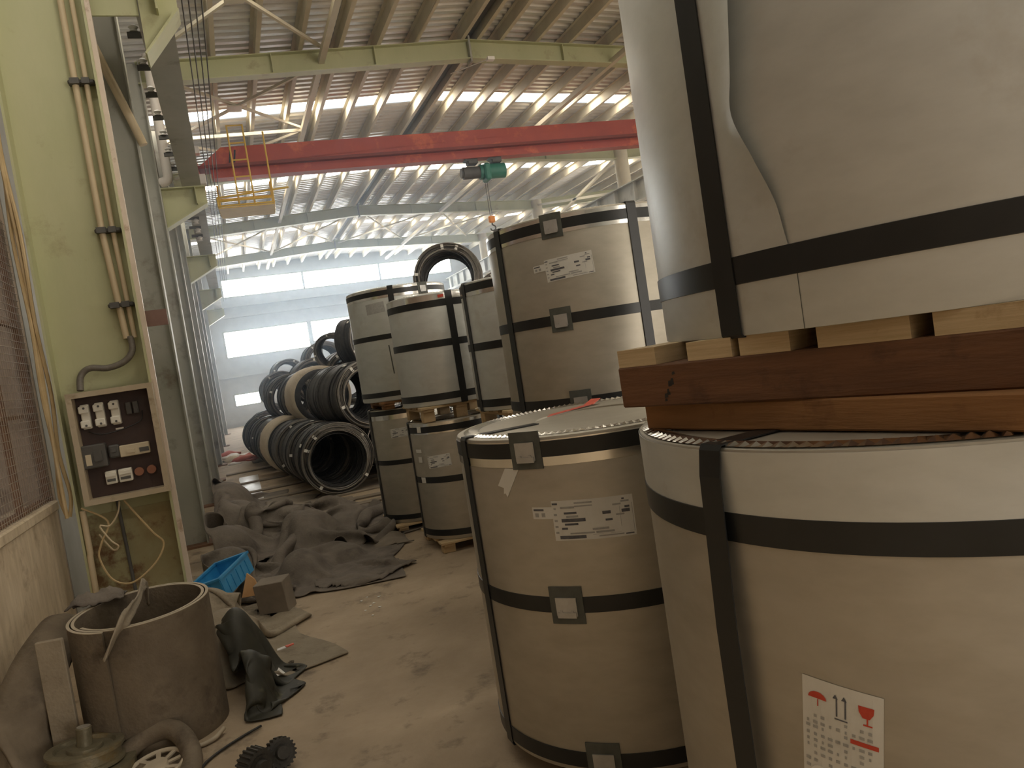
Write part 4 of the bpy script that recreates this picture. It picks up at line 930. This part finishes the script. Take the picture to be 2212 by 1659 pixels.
for k in range(9):
    a = 2*PI*k/9; make('spoke', lambda bm: bar(bm, (.045*math.cos(a), .045*math.sin(a), 0), (.115*math.cos(a+.15), .115*math.sin(a+.15), 0), .02, .008), 'rubber_edge', fn)
tag(make('hose', lambda bm: tube(bm, smooth_path([(-.78, 3.93, .04), (-.66, 3.96, .10), (-.54, 3.92, .12), (-.47, 3.82, .08), (-.45, 3.70, .03), (-.47, 3.58, .03)]), .045, 12), 'rubber', smooth='all'), 'thick dusty hose arching in front of the rubber roll', 'hose')
tag(make('rope', lambda bm: tube(bm, smooth_path([(-.55, 3.93, .02), (-.46, 3.9, .012), (-.37, 3.92, .015), (-.32, 3.98, .03)]), .011, 8), 'rubber_edge', smooth='all'), 'short pale rope at the foot of the rubber roll', 'rope')
tag(make('cable', lambda bm: tube(bm, smooth_path([(-.15, 3.92, .012), (-.22, 3.88, .01), (-.32, 3.80, .01), (-.40, 3.70, .01), (-.44, 3.55, .01)]), .006, 6), 'black', smooth='all'), 'thin black cable trailing across the floor from the dark tarpaulin', 'cable')
def cog(name, label, loc, rot, r, L):
    t = thing(name, label, 'gear', loc, rot, 'black cog pair')
    def f(bm):
        n = 22; prof = []
        for k in range(n*2):
            rr = r if k % 2 else r*.88
            for q in (-.5, .5):
                a = 2*PI*(k+q*.6)/(n*2); prof.append((rr*math.cos(a), rr*math.sin(a)))
        prism(bm, prof, L, Matrix.Identity(4))
    make('toothed_rim', f, 'iron_dark', t)
    make('hub', lambda bm: lathe(bm, [(.001, L+.025), (r*.4, L+.025), (r*.45, L), (r*.7, L+.004)], 24), 'iron_dark', t, True)
cog('cog_wheel', 'black toothed cog on the floor at the bottom edge, left one of the pair', (-.20, 3.42, .075), (R(90), R(0), R(35)), .075, .075)
cog('cog_wheel', 'black cog wheel leaning right against its toothed twin', (-.085, 3.46, .066), (R(70), R(0), R(20)), .066, .05)
# crate
bx = thing('plastic_crate', 'bright blue plastic crate half sunk in the tarpaulins', 'crate', (-.32, 6.17, .17), (R(-12), R(-6), R(66)))
bx.scale = (1.12, .9, 1)
def crate(bm):
    L, W_, h = .44, .30, .15; t_ = .012
    for s in (-1, 1):
        box(bm, (s*L/2, 0, h/2), (t_, W_, h)); box(bm, (0, s*W_/2, h/2), (L, t_, h))
        for k in range(5): box(bm, (-L/2+.07+k*.075, s*(W_/2+.006), h*.42), (.008, .012, h*.7))
    box(bm, (0, 0, .006), (L, W_, .012))
make('crate_body', crate, 'blue', bx)
make('rim', lambda bm: [box(bm, (s*.222, 0, .15), (.03, .33, .016)) for s in (-1, 1)]+[box(bm, (0, s*.152, .15), (.46, .03, .016)) for s in (-1, 1)], 'blue', bx)
make('handle', lambda bm: [box(bm, (s*.232, 0, .115), (.012, .12, .03)) for s in (-1, 1)], 'blue', bx)
def board(name, label, poly, th, m, loc, rot, cat='board'):
    o = make(name, lambda bm: prism(bm, poly, th, Matrix.Identity(4)), m, loc=loc); o.rotation_euler = rot; return tag(o, label, cat)
o = make('broken_board', lambda bm: box(bm, (0, 0, .12), (.22, .16, .24), bev=.004), 'board', loc=(.03, 5.83, .0)); o.rotation_euler = (R(4), R(-3), R(-24)); tag(o, 'grey-brown broken box board standing by the blue crate', 'box')
board('wood_offcut', 'orange raw wood offcut between crate and grey box', [(0, 0), (.14, 0), (.10, .12), (.05, .17)], .03, 'orange_wood', (-.20, 5.98, .12), (R(75), 0, R(-15)), 'wood')
board('plastic_strip', 'white strip with an orange red tip on the aisle floor', [(-.12, -.02), (.06, -.015), (.06, .015), (-.12, .02)], .006, 'litter_w', (-.03, 4.93, .015), (0, 0, R(22)), 'strip')
board('plastic_tip', 'orange red plastic tip at the end of the white strip', [(0, -.013), (.05, -.008), (.05, .008), (0, .013)], .007, 'red_strip', (.03, 4.955, .015), (0, 0, R(22)), 'strip')
board('plastic_scrap', 'small white and red scrap beside the dark tarpaulin', [(0, 0), (.06, .01), (.03, .07)], .005, 'litter_w', (-.06, 4.48, .02), (R(20), 0, 0), 'scrap')
board('red_scrap', 'small red scrap against the white scrap by the dark tarpaulin', [(-.035, .0), (0, 0), (.02, .06), (-.02, .06)], .006, 'red_strip', (-.065, 4.49, .022), (R(20), 0, 0), 'scrap')
random.seed(5)
for k, (x, y) in enumerate(((.63, 5.38), (.59, 5.54), (.66, 5.42), (.72, 5.54), (.61, 5.16), (.68, 5.3), (.64, 5.6), (.58, 5.3))):  # floor glints put in as white chips
    s = random.uniform(.008, .014); o = board('glint_chip', 'tiny white chip painting a glint on the aisle floor', [(-s, -s*.6), (s, -s*.4), (s*.3, s)], .004, 'tag', (x, y, .003), (0, 0, k), 'chip'); o['group'] = 'white glint chips on the aisle floor'
random.seed(11)
for k in range(14):
    x = random.uniform(-.45, .35); y = random.uniform(17.2, 20.5); s = random.uniform(.12, .3)
    mm = ['litter_w', 'litter_r', 'cream', 'tarp'][k % 4]
    o = make('litter_scrap', lambda bm: [bmesh.ops.create_icosphere(bm, subdivisions=2, radius=s), [setattr(v, 'co', Vector((v.co.x*(1+.6*nz(v.co.x*9+k, v.co.y*9)), v.co.y*(1+.6*nz(v.co.y*9, k)), max(0, v.co.z*.45*(1+nz(v.co.x*8, v.co.z*8, k)))))) for v in bm.verts]], mm, loc=(x, y, 0), smooth='all')
    tag(o, {'litter_w': 'white crumpled scrap in the far litter by the left wall', 'litter_r': 'red crumpled scrap in the far litter by the left wall', 'cream': 'tan crumpled paper in the far litter by the left wall', 'tarp': 'grey crumpled rag in the far litter by the left wall'}[mm], 'litter', 'far litter ' + mm)
